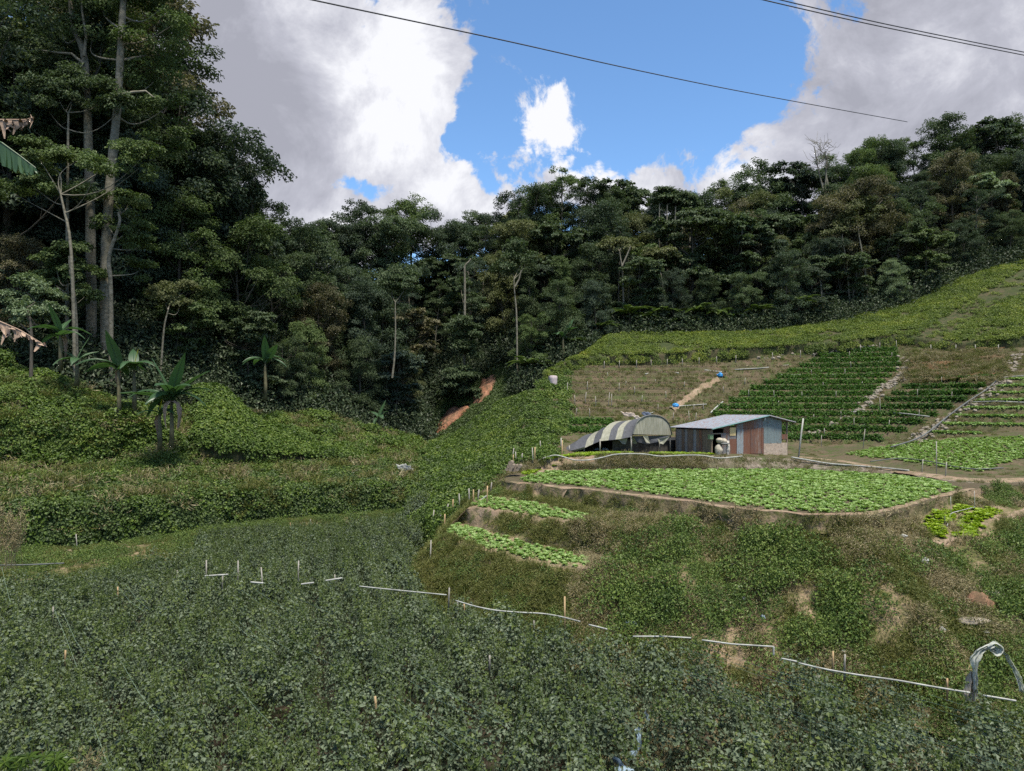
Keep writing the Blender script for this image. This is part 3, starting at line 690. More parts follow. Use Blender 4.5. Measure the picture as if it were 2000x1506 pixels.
R1 = (0, 18 + 14); R2 = (18 + 14, 93)
p, n_ = sample(vine_G, 4600, None, (2, 33)); scatter('hedge_vines', p, n_, hedge_pr[:3] + vine_pr[:2], 0.6, 1.1, 'dark leafy vines smothering a low trellis along the field path', up=0.25, lift=0.0)
def m_vine(px, py, c):
    k = np.ones_like(px)
    k[(px > 520) & (px < 640) & (py > 800) & (py < 880)] = 0.3
    k *= np.clip(0.35 + mix_noise(c, 0.45, -0.35, 0.0), 0, 1)
    return k
p, n_ = sample(vine_G, 6200, m_vine, (32, 92)); p3, n3 = sample(vine_G, 700, lambda px, py, c: mix_noise(c, .5, -.05, .2, 22), (40, 92)); p3[:, 2] += rng.uniform(.2, .8, len(p3)); p = np.vstack([p, p3]); n_ = np.vstack([n_, n3]); p2, n2 = sample(mound_G, 1100, lambda px, py, c: 1.0, (10, 48)); p = np.vstack([p, p2]); n_ = np.vstack([n_, n2]); scatter('hillside_vines', p, n_, vine_pr, 0.55, 1.15, 'bright green creeping vines covering the left hillside', up=0.3)
p, n_ = sample(valley_G, 5200, None); scatter('valley_vines', p, n_, vine_pr + hedge_pr[:2], 0.5, 1.05, 'vine mat covering the valley floor and its steep right side', up=0.25)
M['uvine'] = leaf_mat('yellowing_vine_leaves', [(0.045, 0.075, 0.012), (0.10, 0.145, 0.020), (0.17, 0.215, 0.030), (0.30, 0.29, 0.04)], trans=0.25, nscale=0.3, var=0.5)
uv_pr = [leaf_clump(220 + k, 120, 0.62, 0.5, 0.15, M['uvine'], 0.95, 1.0, 'vine_clump') for k in range(4)]
def m_up(px, py, c):
    k = np.clip(mix_noise(c, 0.30, -0.45, -0.05), 0.15, 1)
    # thin, dead strip running up between the two vine patches, and poor growth near the top right
    dist = np.abs((py - 690) - (px - 1765) * -0.62); k *= np.where((px > 1745) & (dist < 22), 0.12, 1)
    zz_ = c[:, 2] + .35 * fbm(c * .25, 3); k *= np.where((zz_ % 1.5) < .34, 0.12, 1.0)
    k *= np.where((px < 1420) & (py > 700), 0.3, 1)
    return k
p, n_ = sample(up_G, 8500, m_up, (5, 41)); p2, n2 = sample(up_G, 260, None, (0, 5)); p = np.vstack([p, p2]); n_ = np.vstack([n_, n2]); scatter('upper_slope_vines', p, n_, uv_pr, 0.4, 0.85, 'yellow-green vine patches on the slope under the forest', up=0.3)
for c_, w_ in PATHS: clear(c_, w_)
# ------------------------------------------------------------------ lettuces
def lettuce(seed, mat, n=13, r=0.17):
    g = np.random.default_rng(seed); mb = MB()
    for k in range(n):
        a = k * 2.4 + g.normal() * .2; t = k / n; ln = r * (1.05 - 0.45 * t); lift = 0.25 + 1.0 * t
        u = np.array([math.cos(a), math.sin(a), 0]); s = np.array([-u[1], u[0], 0])
        w_ = ln * 0.75; V = []
        for i, q in enumerate((0.05, 0.5, 0.9)):
            c = u * ln * q + np.array([0, 0, ln * q * lift - (q ** 2) * 0.35 * ln + .01]); ww = w_ * (0.3, 1.0, 0.7)[i] * .5
            V += [c - s * ww + [0, 0, ww * .35 + g.normal() * .01], c, c + s * ww + [0, 0, ww * .35 + g.normal() * .01]]
        mb.add(V, grid_faces(3, 3), g.random(), smooth=True)
    return mb
let_pr = [proto('lettuce_plant', lettuce(400 + k, M['lettuce']), M['lettuce']) for k in range(4)]
lime_pr = [proto('lime_lettuce_plant', lettuce(420 + k, M['lime'], 15), M['lime']) for k in range(2)]
def in_poly(px, py, poly):
    poly = np.asarray(poly, float); c = np.zeros(np.shape(px), bool); j = len(poly) - 1
    for i in range(len(poly)):
        xi, yi = poly[i]; xj, yj = poly[j]
        c ^= ((yi > py) != (yj > py)) & (px < (xj - xi) * (py - yi) / (yj - yi + 1e-9) + xi); j = i
    return c
def bed_points(poly, bvs, sp, ang=0.0, jit=0.05, zr=(4.0, 80)):
    q = [at(a, b, bvs) for a, b in poly]; q = np.array([v for v in q if v is not None])
    lo = q[:, :2].min(0) - 1; hi = q[:, :2].max(0) + 1; c0 = (lo + hi) / 2; out_ = []
    rr = np.linalg.norm(hi - lo) / 2 + 1; ca, sa = math.cos(ang), math.sin(ang)
    for u in np.arange(-rr, rr, sp):
        for v in np.arange(-rr, rr, sp):
            x = c0[0] + u * ca - v * sa + rng.normal() * jit; y = c0[1] + u * sa + v * ca + rng.normal() * jit
            if not (lo[0] <= x <= hi[0] and lo[1] <= y <= hi[1]): continue
            z = drop(x, y, bvs)
            if z is None: continue
            px, py = proj(np.array([x, y, z]))
            if in_poly(px, py, poly): out_.append((x, y, z))
    return np.array(out_)
main_poly = [(1005, 940), (1060, 922), (1200, 919), (1560, 918), (1740, 928), (1830, 940), (1878, 956), (1800, 976), (1745, 992), (1700, 1002), (1600, 1002), (1530, 998), (1450, 988), (1380, 979), (1300, 968), (1230, 960), (1150, 951), (1080, 946)]
main = bed_points(main_poly, [BV['plat']], 0.41, 0.15, jit=.07)
clear(main, .16)
order = np.argsort(main[:, 1]); near, rest = main[order[:300]], main[order[300:]]
lm = let_pr[0].data
for i, q in enumerate(near):
    o = bpy.data.objects.new('lettuce', let_pr[i % 4].data); COL.objects.link(o)
    o.location = tuple(q); o.rotation_euler = (0, 0, rng.random() * 6.28); s = rng.uniform(0.8, 1.35) * 1.1; o.scale = (s, s, s)
    tag(o, 'pale green leafy lettuce along the near edge of the broad lettuce terrace', 'lettuce', 'lettuces on the near edge of the broad terrace')
scatter('lettuce_crop', rest, np.tile([0, 0, 1.0], (len(rest), 1)), let_pr, 0.9, 1.5, 'broad bed of pale green lettuces on the flat terrace', up=0.95)
f2 = bed_points([(1648, 888), (1700, 876), (1800, 862), (1900, 856), (2060, 850), (2060, 885), (1960, 905), (1935, 921), (1900, 922), (1850, 916), (1760, 900), (1700, 894)], [BV['yard']], 0.40, 0.35)
clear(f2, .2)
scatter('upper_lettuce_crop', f2, np.tile([0, 0, 1.0], (len(f2), 1)), let_pr, 1.0, 1.45, 'second bed of pale lettuces sloping up beyond the yard path', up=0.9)
for poly, lab, nm in (([(870, 1040), (893, 1022), (1000, 1053), (1080, 1073), (1150, 1092), (1148, 1110), (1060, 1098), (1000, 1084), (930, 1064)], 'narrow strip of lettuces on the lowest ledge of the bank', 'lowest_ledge_lettuces'),
                  ([(920, 984), (940, 970), (1030, 981), (1090, 993), (1150, 1006), (1146, 1022), (1060, 1010), (1000, 1001), (950, 994)], 'narrow strip of lettuces on the ledge under the terrace corner', 'middle_ledge_lettuces')):
    q = bed_points(poly, [BV['slope']], 0.33, 0.2); clear(q, .2)
    scatter(nm, q, np.tile([0, 0, 1.0], (len(q), 1)), let_pr, 0.9, 1.3, lab, up=0.9)
lp = []
for poly in ([(1805, 1040), (1803, 1020), (1830, 1000), (1870, 990), (1900, 990), (1905, 994), (1868, 1005), (1852, 1030), (1846, 1052), (1820, 1049)],
             [(1862, 1050), (1865, 1030), (1885, 1008), (1920, 993), (1950, 995), (1958, 1000), (1935, 1008), (1918, 1030), (1905, 1050), (1880, 1053)]):
    q = bed_points(poly, [BV['slope']], 0.24, 0.1); lp.append(q); clear(q, .2)
for q, lab in zip(lp, ('lime green lettuce bed nearer the path in the hollow right of the terrace', 'lime green lettuce bed on the outer side of the hollow, right of the thin pipe')):
    if len(q): scatter('lime_lettuce_bed', q, np.tile([0, 0, 1.0], (len(q), 1)), lime_pr, 1.0, 1.4, lab, up=0.9)
q = []
for poly in ([(1040, 908), (1070, 893), (1130, 886), (1200, 884), (1235, 884), (1230, 888), (1150, 891), (1110, 896), (1090, 902)], [(1010, 922), (1050, 912), (1095, 908), (1098, 912), (1060, 918), (1030, 928)], [(1270, 885), (1390, 886), (1390, 889), (1270, 888)]):
    b = bed_points(poly, [BV['yard'], BV['wall'], BV['plat']], 0.26, 0.1)
    if len(b): q.append(b)
q = np.concatenate(q)
scatter('net_house_lettuces', q, np.tile([0, 0, 1.0], (len(q), 1)), lime_pr, 0.9, 1.3, 'lime green lettuce strips in front of the striped net house', up=0.9)

# ------------------------------------------------------------------ crop rows on the hill terraces
hx, hy = proj(hill_G)
def contour(level):
    """points of the bench edge at one height, one per column"""
    z = hill_raw[..., 2]; idx = np.argmax(z > level, axis=0); ok = (z.max(0) > level) & (z.min(0) < level)
    c = np.arange(z.shape[1])[ok]; r = idx[ok]
    return hill_raw[r, c] * 1.0, c
hill_raw = hill_G.copy()
def terr_edge(level):
    z = hill_G[..., 2]; r = np.argmax(z >= level - 1e-3, axis=0)
    ok = (z.max(0) >= level) & (r > 0)
    return hill_G[np.minimum(r + 1, z.shape[0] - 1), np.arange(z.shape[1])][ok]
def ip(pts): a = np.array(pts, float); a = a[np.argsort(a[:, 0])]; return lambda y: np.interp(y, a[:, 0], a[:, 1])
blocks = {  # name: (left px by py, right px by py, py range, kind)
    'upper': (ip([(685, 1625), (720, 1560), (760, 1470), (800, 1400), (850, 1375), (875, 1370)]), ip([(680, 1752), (715, 1762), (745, 1735), (790, 1692), (815, 1665), (850, 1600), (875, 1560)]), (682, 862), 'crop'),
    'right': (ip([(735, 1800), (790, 1722), (800, 1700), (850, 1600), (890, 1560)]), ip([(735, 1960), (760, 1925), (790, 1880), (850, 1760), (885, 1650)]), (736, 882), 'crop'),
    'brown': (ip([(715, 1110), (800, 1072), (815, 1090)]), ip([(715, 1400), (740, 1395), (800, 1305), (815, 1290)]), (716, 812), 'bare'),
    'mid': (ip([(695, 1430), (740, 1412), (800, 1325), (840, 1310)]), ip([(690, 1600), (720, 1545), (760, 1455), (800, 1385), (840, 1350)]), (692, 835), 'bare'),
    'lettuce': (ip([(730, 1990), (760, 1950), (790, 1905), (850, 1815)]), ip([(730, 2120), (860, 2120)]), (728, 856), 'lettuce'),
    'small': (ip([(818, 1112), (846, 1112)]), ip([(818, 1200), (846, 1195)]), (818, 846), 'crop'),
}
words = ['lowest', 'second', 'third', 'fourth', 'fifth', 'sixth', 'seventh', 'eighth', 'ninth', 'tenth', 'eleventh', 'twelfth', 'thirteenth', 'fourteenth', 'fifteenth', 'sixteenth', 'seventeenth', 'eighteenth', 'nineteenth', 'twentieth']
cnt = {k: 0 for k in blocks}; HUTLAB = {'upper': 'dark green crop row up the slope behind the tin hut', 'right': 'dark green crop row between the two stony gullies', 'brown': 'bare brown bed on the slope above the net house', 'mid': 'bare weedy bed right of the steep footpath', 'lettuce': 'pale lettuce row on the steps beyond the right gully', 'small': 'bright green row left of the net house roof'}
GRP = {'upper': 'green crop rows behind the hut', 'right': 'green crop rows between the gullies', 'brown': 'bare beds above the net house', 'mid': 'bare beds right of the footpath', 'lettuce': 'stepped lettuce rows at the right', 'small': 'green rows beside the net house'}
zmin, zmax = hill_G[..., 2].min(), hill_G[..., 2].max()
for k in range(int(zmin / STEP), int(zmax / STEP) + 1):
    lev = k * STEP; e = terr_edge(lev)
    if len(e) < 5: continue
    px, py = proj(e)
    for nm, (fl, fr, (y0, y1), kind) in blocks.items():
        ok = (py > y0) & (py < y1) & (px > fl(py)) & (px < fr(py)) & (e[:, 2] > lev - 0.1)
        if ok.sum() < 6: continue
        q = e[ok]; q = q[np.argsort(q[:, 0])]
        if np.ptp(q[:, 0]) < 1.2: continue
        q = smooth_cols(q, 3) if len(q) > 12 else q
        s = np.concatenate([[0], np.cumsum(np.linalg.norm(np.diff(q, axis=0), axis=1))])
        n = int(s[-1] * {'crop': 230, 'bare': 55, 'lettuce': 34}[kind]); t = rng.random(n) * s[-1]
        c = np.stack([np.interp(t, s, q[:, i]) for i in range(3)], 1)
        clear(cl_ := np.stack([np.interp(np.arange(0, s[-1], .2), s, q[:, i]) for i in range(3)], 1), .32 if kind != 'bare' else .12)
        cnt[nm] += 1; lab = words[min(cnt[nm] - 1, 19)] + ' ' + HUTLAB[nm]
        mb = MB()
        tt = np.linspace(0, s[-1], max(6, int(s[-1] / .5))); cl = np.stack([np.interp(tt, s, q[:, i]) for i in range(3)], 1)
        if kind == 'crop':
            of = rng.normal(size=n) * 0.24; c = c + np.stack([0 * of, of + 0.25, np.abs(rng.normal(size=n)) * 0.02 + 0.02 + 0.45 * np.exp(-(of / .34) ** 2) * rng.random(n)], 1)
            gap = fbm(c * np.array([.9, .9, 3.]), 3) > -0.42; c = c[gap]; n = len(c)
            L = rng.uniform(0.16, 0.34, n)
            leaves(mb, c, unit(np.array([0, -.3, 1.0]) + rng.normal(size=(n, 3)) * .5), rng.normal(size=(n, 3)) + [0, 0, .6], L, L * .5, rng.random(n))
            ma = M['crop']
        elif kind == 'bare':
            hb = 0.20 + 0.07 * fbm(cl * 1.2, 3)
            G = np.array([cl + np.array([0, -0.12, -0.02]), cl + np.stack([0 * hb, 0 * hb - .06, hb], 1), cl + np.stack([0 * hb, 0 * hb + .3, hb], 1), cl + np.array([0, .42, -.02])])
            mb.add(G.reshape(-1, 3), grid_faces(*G.shape[:2]), smooth=True, mat=1)
            of = rng.normal(size=n) * .05; c = c + np.stack([0 * of, of - .03, of * 0 + .14], 1); L = rng.uniform(.08, .22, n)
            leaves(mb, c, rdir(n), rng.normal(size=(n, 3)) * .5 + [0, 0, 1], L, L * .22, rng.random(n))
            ma = [M['grass'] if k % 2 else M['dry'], M['bed'] if nm == 'brown' and k % 3 else M['hill']]
        else:
            for j in range(0, n):
                pass
            of = rng.normal(size=n * 8) * .27; t = rng.random(n * 8) * s[-1]; c = np.stack([np.interp(t, s, q[:, i]) for i in range(3)], 1)
            c = c + np.stack([0 * of, of + .25, 0.05 + 0.1 * rng.random(n * 8)], 1); L = rng.uniform(.12, .24, n * 8)
            leaves(mb, c, unit(np.array([0, 0, 1.0]) + rng.normal(size=(n * 8, 3)) * .4), rng.normal(size=(n * 8, 3)), L, L * .8, rng.random(n * 8))
            ma = M['lettuce']
        o = obj('crop_row' if kind != 'bare' else 'soil_bed', mb, ma)
        tag(o, lab, 'crop row' if kind != 'bare' else 'garden bed', GRP[nm])

p, n_ = sample(vine_G, 170, lambda px, py, c: mix_noise(c, .5, -.1, .2, 40) * (px > 60) * (px < 640), (30, 62)); scatter('hillside_bushes', p, n_, bigweed_pr, .7, 1.3, 'leafy shrubs poking through the vines on the left bank', up=.6)
p, n_ = sample(vine_G, 900, None, (4, 92)); scatter('vine_top_grass', p, n_, grass_pr[:2] + dry_pr[:1] + [weed_pr[0]], 1.2, 2.6, 'stray grass and stems sticking out of the vine mat', up=.8, lift=.35)
# ---- front bank
def m_w(px, py, c):
    k = mix_noise(c * np.array([1.0, .55, .55]), 0.75, 0.05, 0.22)
    k *= np.where((px < 1150) & (py > 985) & (py < 1085), 0.12, 1)
    return k + 0.05
p, n_ = sample(slope_G, 2500, m_w, pad=.3); scatter('bank_weeds', p, n_, weed_pr, 0.5, 1.15, 'low leafy weeds spread over the terrace bank', up=0.4)
p, n_ = sample(slope_G, 420, lambda px, py, c: (0.06 + np.clip(mix_noise(c, 0.45, 0.02, 0.3, 9), 0, 1)) * (px > 1150) * (py > 1030), pad=.7); scatter('bank_bushes', p, n_, bigweed_pr, 0.5, 1.1, 'dark leafy undergrowth in clumps low on the bank', up=0.5)
rimf = lambda px, py: np.where((px > 1120) & (py < np.interp(px, [q[0] for q in PF], [q[1] for q in PF]) + 36), .3, 1)
p, n_ = sample(slope_G, 10000, lambda px, py, c: rimf(px, py) * (0.03 + mix_noise(c * np.array([1.0, .4, .4]), 0.9, -0.08, 0.2, 4) + 0.6 * (px < 1150)) * np.where((px < 1150) & (py > 1000) & (py < 1085), .45, 1), pad=.15); scatter('bank_grass', p, n_, grass_pr[:2] + moss_pr, 0.6, 1.15, 'olive grass hanging over the terrace risers', up=0.2)
p, n_ = sample(slope_G, 3600, lambda px, py, c: rimf(px, py) * mix_noise(c * np.array([1.2, .5, .5]), 0.8, -0.02, 0.2, 15) * (px > 1120)); scatter('dead_grass', p, n_, dry_pr, 0.5, 1.1, 'straw-coloured dead grass on the bank below the path', up=0.15)
p, n_ = sample(left_G, 2600, lambda px, py, c: 0.3 + mix_noise(c, 0.5, -0.2, 0.2)); p2, n2 = sample(left_G, 1500, lambda px, py, c: mix_noise(c, .6, -.2, .1, 8)); scatter('edge_weeds', p2, n2, weed_pr, .7, 1.4, 'yellow-green weeds along the field edge bank', up=.5); scatter('edge_grass', p, n_, grass_pr[2:] + moss_pr[:1] + weed_pr[:2], 0.5, 0.9, 'yellow-green grass and weeds on the field edge bank', up=0.4)
p, n_ = sample(wall_G, 1100, lambda px, py, c: np.where(px > 1380, 0.2, 1.0)); scatter('retaining_bank_grass', p, n_, moss_pr + dry_pr[:1], 0.5, 0.95, 'short mixed grass on the low bank behind the lettuces', up=0.1)
p, n_ = sample(hill_G, 9000, lambda px, py, c: np.where((px > 1778) & (px < 1955) & (py < 750) & (py > 695), .25, 1) * 0.3 + mix_noise(c, 0.3, -0.2, 0.3)); scatter('terrace_grass', p, n_, moss_pr + grass_pr[:1] + dry_pr[:1], 0.5, 1.0, 'thin grass along the stepped edges of the hill terraces', up=0.4)
p, n_ = sample(hill_G, 420, lambda px, py, c: (px < 1112) * (px > 1000) * 1.0); p2, n2 = sample(yard_G, 120, lambda px, py, c: (px < 1085) * (py < 905) * 1.0); scatter('ridge_edge_vines', np.vstack([p, p2]), np.vstack([n_, n2]), vine_pr, .5, 1.0, 'vines creeping over the edge between valley side and bare beds', up=.4)
p, n_ = sample(hill_G, 700, lambda px, py, c: (px > 1770) * (px < 1962) * (py < 756) * (py > 690) * (.25 + mix_noise(c, .5, -.1, .2))); scatter('cut_bank_grass', p, n_, [moss_pr[0], dry_pr[0], grass_pr[0]], .8, 1.5, 'rough grass tufts on the brown cut bank', up=.3, lift=.35)
p, n_ = sample(yard_G, 900, lambda px, py, c: mix_noise(c, 0.5, -0.1, 0.2)); scatter('yard_grass', p, n_, moss_pr, 0.4, 0.8, 'patchy short grass around the yard', up=0.5)

# ------------------------------------------------------------------ trees
def crown_leaves(mb, lobes, nleaf, ls, g, flat=0.5, sub=8, wr=0.55):
    """lobes: centre + radius; leaves gathered on flattened sprays round each lobe's shell"""
    lobes = np.asarray(lobes, float); area = lobes[:, 3] ** 2; per = np.maximum((nleaf * area / area.sum()).astype(int), 12)
    for (x, y, z, r), n in zip(lobes, per):
        c = np.array([x, y, z]); d = rdir(sub, g); d[:, 2] = np.where(d[:, 2] < -0.35, -d[:, 2], d[:, 2])
        sc = c + d * r * g.uniform(0.55, 1.0, (sub, 1)) * [1, 1, 0.75]
        k = g.integers(0, sub, n); sr = r * 0.42
        q = g.normal(size=(n, 3)); q = unit(q) * (g.random((n, 1)) ** 0.45)
        p = sc[k] + q * sr * [1.15, 1.15, flat]
        N = unit((p - c) / r * 0.55 + np.array([0, 0, 0.75]) + g.normal(size=(n, 3)) * 0.42)
        D = unit((p - c) / r + g.normal(size=(n, 3)) * .8 + [0, 0, -0.25])
        L = ls * g.uniform(0.65, 1.35, n)
        leaves(mb, p, N, D, L, L * wr, np.clip(g.normal(size=n) * .16 + .35 + .3 * g.random(sub)[k], 0, 1))
def limb(mb, a, b, r0, r1, g, n=6, bend=0.12, sides=5):
    a = np.asarray(a, float); b = np.asarray(b, float); t = np.linspace(0, 1, n)[:, None]; L = np.linalg.norm(b - a)
    side = g.normal(size=3) * bend * L; up_ = np.array([0, 0, -0.10 * L])
    p = a * (1 - t) + b * t + np.sin(t * math.pi) * side + np.sin(t * math.pi) * up_
    v, f = tube(p, r0 + (r1 - r0) * t[:, 0], sides, False); mb.add(v, f, 0.5, smooth=True)
    return p
def make_tree(seed, H, Rc, cb, nl, lr, nleaf, ls, style='round', tr=0.013, flat=0.5, bark='bark', wr=0.55):
    g = np.random.default_rng(seed); tm = MB(); cm = MB()
    dr = g.normal(size=2) * H * 0.03
    t = np.linspace(0, 1, 9); top = H * (0.93 if style != 'umbrella' else 0.88)
    tp = np.stack([dr[0] * t ** 2 + .012 * H * np.sin(t * 5 + seed), dr[1] * t ** 2 + .012 * H * np.cos(t * 4 + seed), t * top - 0.4], 1)
    v, f = tube(tp, H * tr * (1 - .72 * t) * (1 + .6 * np.exp(-t * 12)), 7, False); tm.add(v, f, smooth=True)
    lobes = []
    for i in range(nl):
        q = (i + .5) / nl; a = i * 2.4 + g.normal() * .3
        if style == 'round': zf = cb + (1 - cb) * q; rr = Rc * math.sqrt(max(0.02, 1 - ((q - .4) / .62) ** 2))
        elif style == 'column': zf = cb + (1 - cb) * q; rr = Rc * (0.9 - 0.55 * q)
        elif style == 'umbrella': zf = 0.80 + 0.15 * g.random() if i % 3 else cb + (0.78 - cb) * g.random(); rr = Rc * math.sqrt((i + 1) / nl)
        else: zf = cb + (1 - cb) * g.random() ** .7; rr = Rc * g.uniform(.35, 1)
        rr *= g.uniform(.7, 1.05); r = lr * g.uniform(.65, 1.25)
        tt = min(zf * H / top, 1); ax = np.array([np.interp(tt, t, tp[:, 0]), np.interp(tt, t, tp[:, 1])])
        lobes.append((ax[0] + math.cos(a) * max(0, rr - r * .5), ax[1] + math.sin(a) * max(0, rr - r * .5), zf * H - r * .4, r))
        c = np.array(lobes[-1][:3]); hz = max(H * .25, c[2] - np.linalg.norm(c[:2] - ax) * g.uniform(.5, .9) - .4)
        ti = min(hz / top, 1); b = np.array([np.interp(ti, t, tp[:, 0]), np.interp(ti, t, tp[:, 1]), hz])
        pl = limb(tm, b, c, H * tr * .30, H * tr * .10, g)
        for m in range(2 if style in ('open', 'umbrella') else 1):
            limb(tm, pl[3], c + rdir(1, g)[0] * r * .8, H * tr * .12, H * tr * .04, g, 4, sides=4)
    lobes = np.array(lobes)
    crown_leaves(cm, lobes, nleaf, ls, g, flat, wr=wr)
    return tm.mesh('trunk', M[bark]), cm.mesh('crown', M['crown']), H
TT = {
    'round':    [make_tree(500 + k, 15, 3.9, 0.22, 22, 1.75, 17000, 0.245, 'round', flat=.72) for k in range(4)],
    'broad':    [make_tree(520 + k, 15, 5.2, 0.34, 26, 1.6, 17000, 0.25, 'open', flat=.72) for k in range(3)],
    'umbrella': [make_tree(540 + k, 14, 5.0, 0.40, 22, 1.4, 12000, 0.30, 'umbrella', flat=.32, wr=.8) for k in range(3)],
    'column':   [make_tree(560 + k, 17, 2.9, 0.12, 24, 1.5, 15000, 0.24, 'column', flat=.72) for k in range(2)],
    'slender':  [make_tree(580 + k, 19, 2.8, 0.5, 13, 1.3, 7000, 0.25, 'round', tr=.009, bark='palebark') for k in range(2)],
    'sparse':   [make_tree(600 + k, 16, 4.8, 0.40, 20, 1.15, 6000, 0.24, 'open', tr=.012, bark='palebark') for k in range(3)],
}
TINT = {'deep green': (0.085, 0.112, 0.062), 'dark blue-green': (0.074, 0.098, 0.076), 'mid green': (0.11, 0.145, 0.062), 'olive': (0.14, 0.145, 0.074),
        'brownish': (0.14, 0.122, 0.082), 'pale green': (0.17, 0.21, 0.135), 'blackish green': (0.062, 0.084, 0.056)}
TW = {'round': 'round-crowned', 'broad': 'broad clumpy', 'umbrella': 'flat-topped', 'column': 'column-shaped', 'slender': 'bare-stemmed', 'sparse': 'thin-leaved'}
def tree(kind, loc, H, tint, label, group, v=None, rz=None, wide=1.0):
    v = rng.integers(len(TT[kind])) if v is None else v
    tm, cm, H0 = TT[kind][v]
    r = empty('forest_tree', loc, rng.random() * 6.28 if rz is None else rz); s = H / H0; r.scale = (s * wide, s * wide, s)
    tag(r, label, 'tree', group)
    t = obj('trunk', tm, None, r) if False else bpy.data.objects.new('trunk', tm); 
    if t.name not in COL.objects: COL.objects.link(t)
    t.parent = r; c = bpy.data.objects.new('crown', cm); COL.objects.link(c); c.parent = r
    col = np.array(TINT[tint]) * rng.uniform(.85, 1.2); c.color = (*col, 1); b = rng.uniform(.6, 1.3); t.color = (b, b, b, 1)
    return r
sky_x = [340, 352, 400, 450, 490, 540, 562, 600, 650, 700, 750, 830, 870, 930, 1000, 1040, 1100, 1200, 1280, 1350, 1400, 1440, 1480, 1540, 1600, 1650, 1700, 1740, 1800, 1850, 1900, 2000, 2200]
sky_y = [60, 205, 205, 240, 275, 330, 400, 428, 440, 402, 388, 398, 432, 398, 398, 365, 342, 352, 378, 368, 372, 350, 325, 312, 300, 300, 268, 262, 246, 236, 250, 246, 240]
SK0 = lambda x: np.interp(x, sky_x, sky_y)
SK = lambda x: max(SK0(x), SK0(x + 45), SK0(x + 85) - 15) if x < 640 else SK0(x)
LM = [(60, 'over the left vine bank'), (190, 'around the twin trunks'), (330, 'above the banana clump'), (470, 'over the left mound'), (620, 'left of the valley head'), (760, 'over the valley head'), (900, 'above the red landslip'),
      (1060, 'above the pink water tank'), (1220, 'above the upper vines'), (1400, 'over the tin hut'), (1560, 'beyond the crop rows'), (1700, 'right of the dead tree'), (1850, 'above the right vine slope'), (1980, 'at the far right end')]
placed = []
cand = []
fr, fc = forest_G.shape[:2]
# skyline trees: tops follow the ridge of the photograph
x = 350.0; k = 0; ridge_n = 0
ords = ['first', 'second', 'third', 'fourth', 'fifth', 'sixth', 'seventh', 'eighth', 'ninth', 'tenth', 'eleventh', 'twelfth', 'thirteenth', 'fourteenth', 'fifteenth', 'sixteenth', 'seventeenth', 'eighteenth', 'nineteenth', 'twentieth']
def ground_row(px, d):
    x_ = (px - 1000) / F * d; z = drop(x_, d, [BV['forest']]); return x_, d, z
FRX = np.array([(a, c) for a, b, c in FR])
near_l = lambda px: min(LM, key=lambda q: abs(q[0] - px))[1]
xs = [368, 402, 440, 478, 515, 548, 590, 628, 668, 712, 757, 800, 842, 885, 930, 972, 1010, 1050, 1095, 1140, 1190, 1235, 1280, 1325, 1368, 1410, 1448, 1490, 1532, 1575, 1625, 1668, 1705, 1748, 1790, 1835, 1880, 1925, 1972, 2020, 2070]
for i, px in enumerate(xs):
    d = np.interp(px, FRX[:, 0], FRX[:, 1]) - 3 + rng.uniform(-2, 2)
    if px < 580: d = np.interp(px, [360, 580], [68, 84])
    x_, y_, z_ = ground_row(px, d); top = CZ + (HZ - SK(px)) * d / F + rng.uniform(-3.0, 1.6); H = max(8.0, top - z_)
    kind = ['broad', 'round', 'sparse', 'round', 'broad', 'umbrella', 'round', 'broad'][i % 8]
    if px < 560: kind = ['round', 'broad', 'broad', 'sparse', 'sparse', 'broad'][i % 6]
    tint = ['deep green', 'blackish green', 'mid green', 'dark blue-green', 'deep green', 'mid green', 'blackish green'][(i * 3) % 7]
    sec, base = (('behind the left stand', 0), ('over the valley head', 7), ('above the upper vines', 15), ('over the hut', 22), ('at the right ridge', 31))[sum(px > q for q in (600, 985, 1270, 1600))]
    lab = f"{tint} {TW[kind]} skyline tree, {ords[max(0, i - base)]} from left {sec}"
    tree(kind, (x_, y_, z_ - .5), H + .5, tint, lab[:200], 'trees along the skyline')
    placed.append((x_, y_))
# trees over the whole forest slope
tries = 0; slope_trees = []
while len(slope_trees) < 250 and tries < 9000:
    tries += 1
    px = rng.uniform(-120, 2120); i = (px + 500) / 2900
    d0 = np.interp(px, [a for a, b, c in F0], [c for a, b, c in F0]); d1 = np.interp(px, FRX[:, 0], FRX[:, 1])
    d = d0 + (d1 - d0) * rng.random() ** 1.15 + 1.0
    x_, y_, z_ = ground_row(px, d)
    if z_ is None: continue
    if 80 < px < 320 and d < 62: continue
    if 815 < px < 1010 and d < 93: continue
    if any((x_ - a) ** 2 + (y_ - b) ** 2 < (3.5 if px > 600 else 3.3) ** 2 for a, b in placed): continue
    q = (d - d0) / max(d1 - d0, 1)
    H = rng.uniform(10, 16) if q > .18 else rng.uniform(6, 10.5)
    if px < 345: H = rng.uniform(15, 25) if q > .12 else rng.uniform(6, 10)
    lim = CZ + (HZ - (SK(px) + 14)) * d / F if px > 345 else 1e9
    edge = CZ + (HZ - 210) * d / F
    if 345 < px < 420 and z_ + H > edge: H = edge - z_
    if z_ + H > lim: H = lim - z_
    if px < 345:
        # crowns must stay left of the edge of the tall stand
        if px > 300 and z_ + H > CZ + (HZ - 230) * d / F: H = CZ + (HZ - 240) * d / F - z_
    if H < 5: continue
    placed.append((x_, y_)); slope_trees.append((px, q, x_, y_, z_, H))
seen = {}
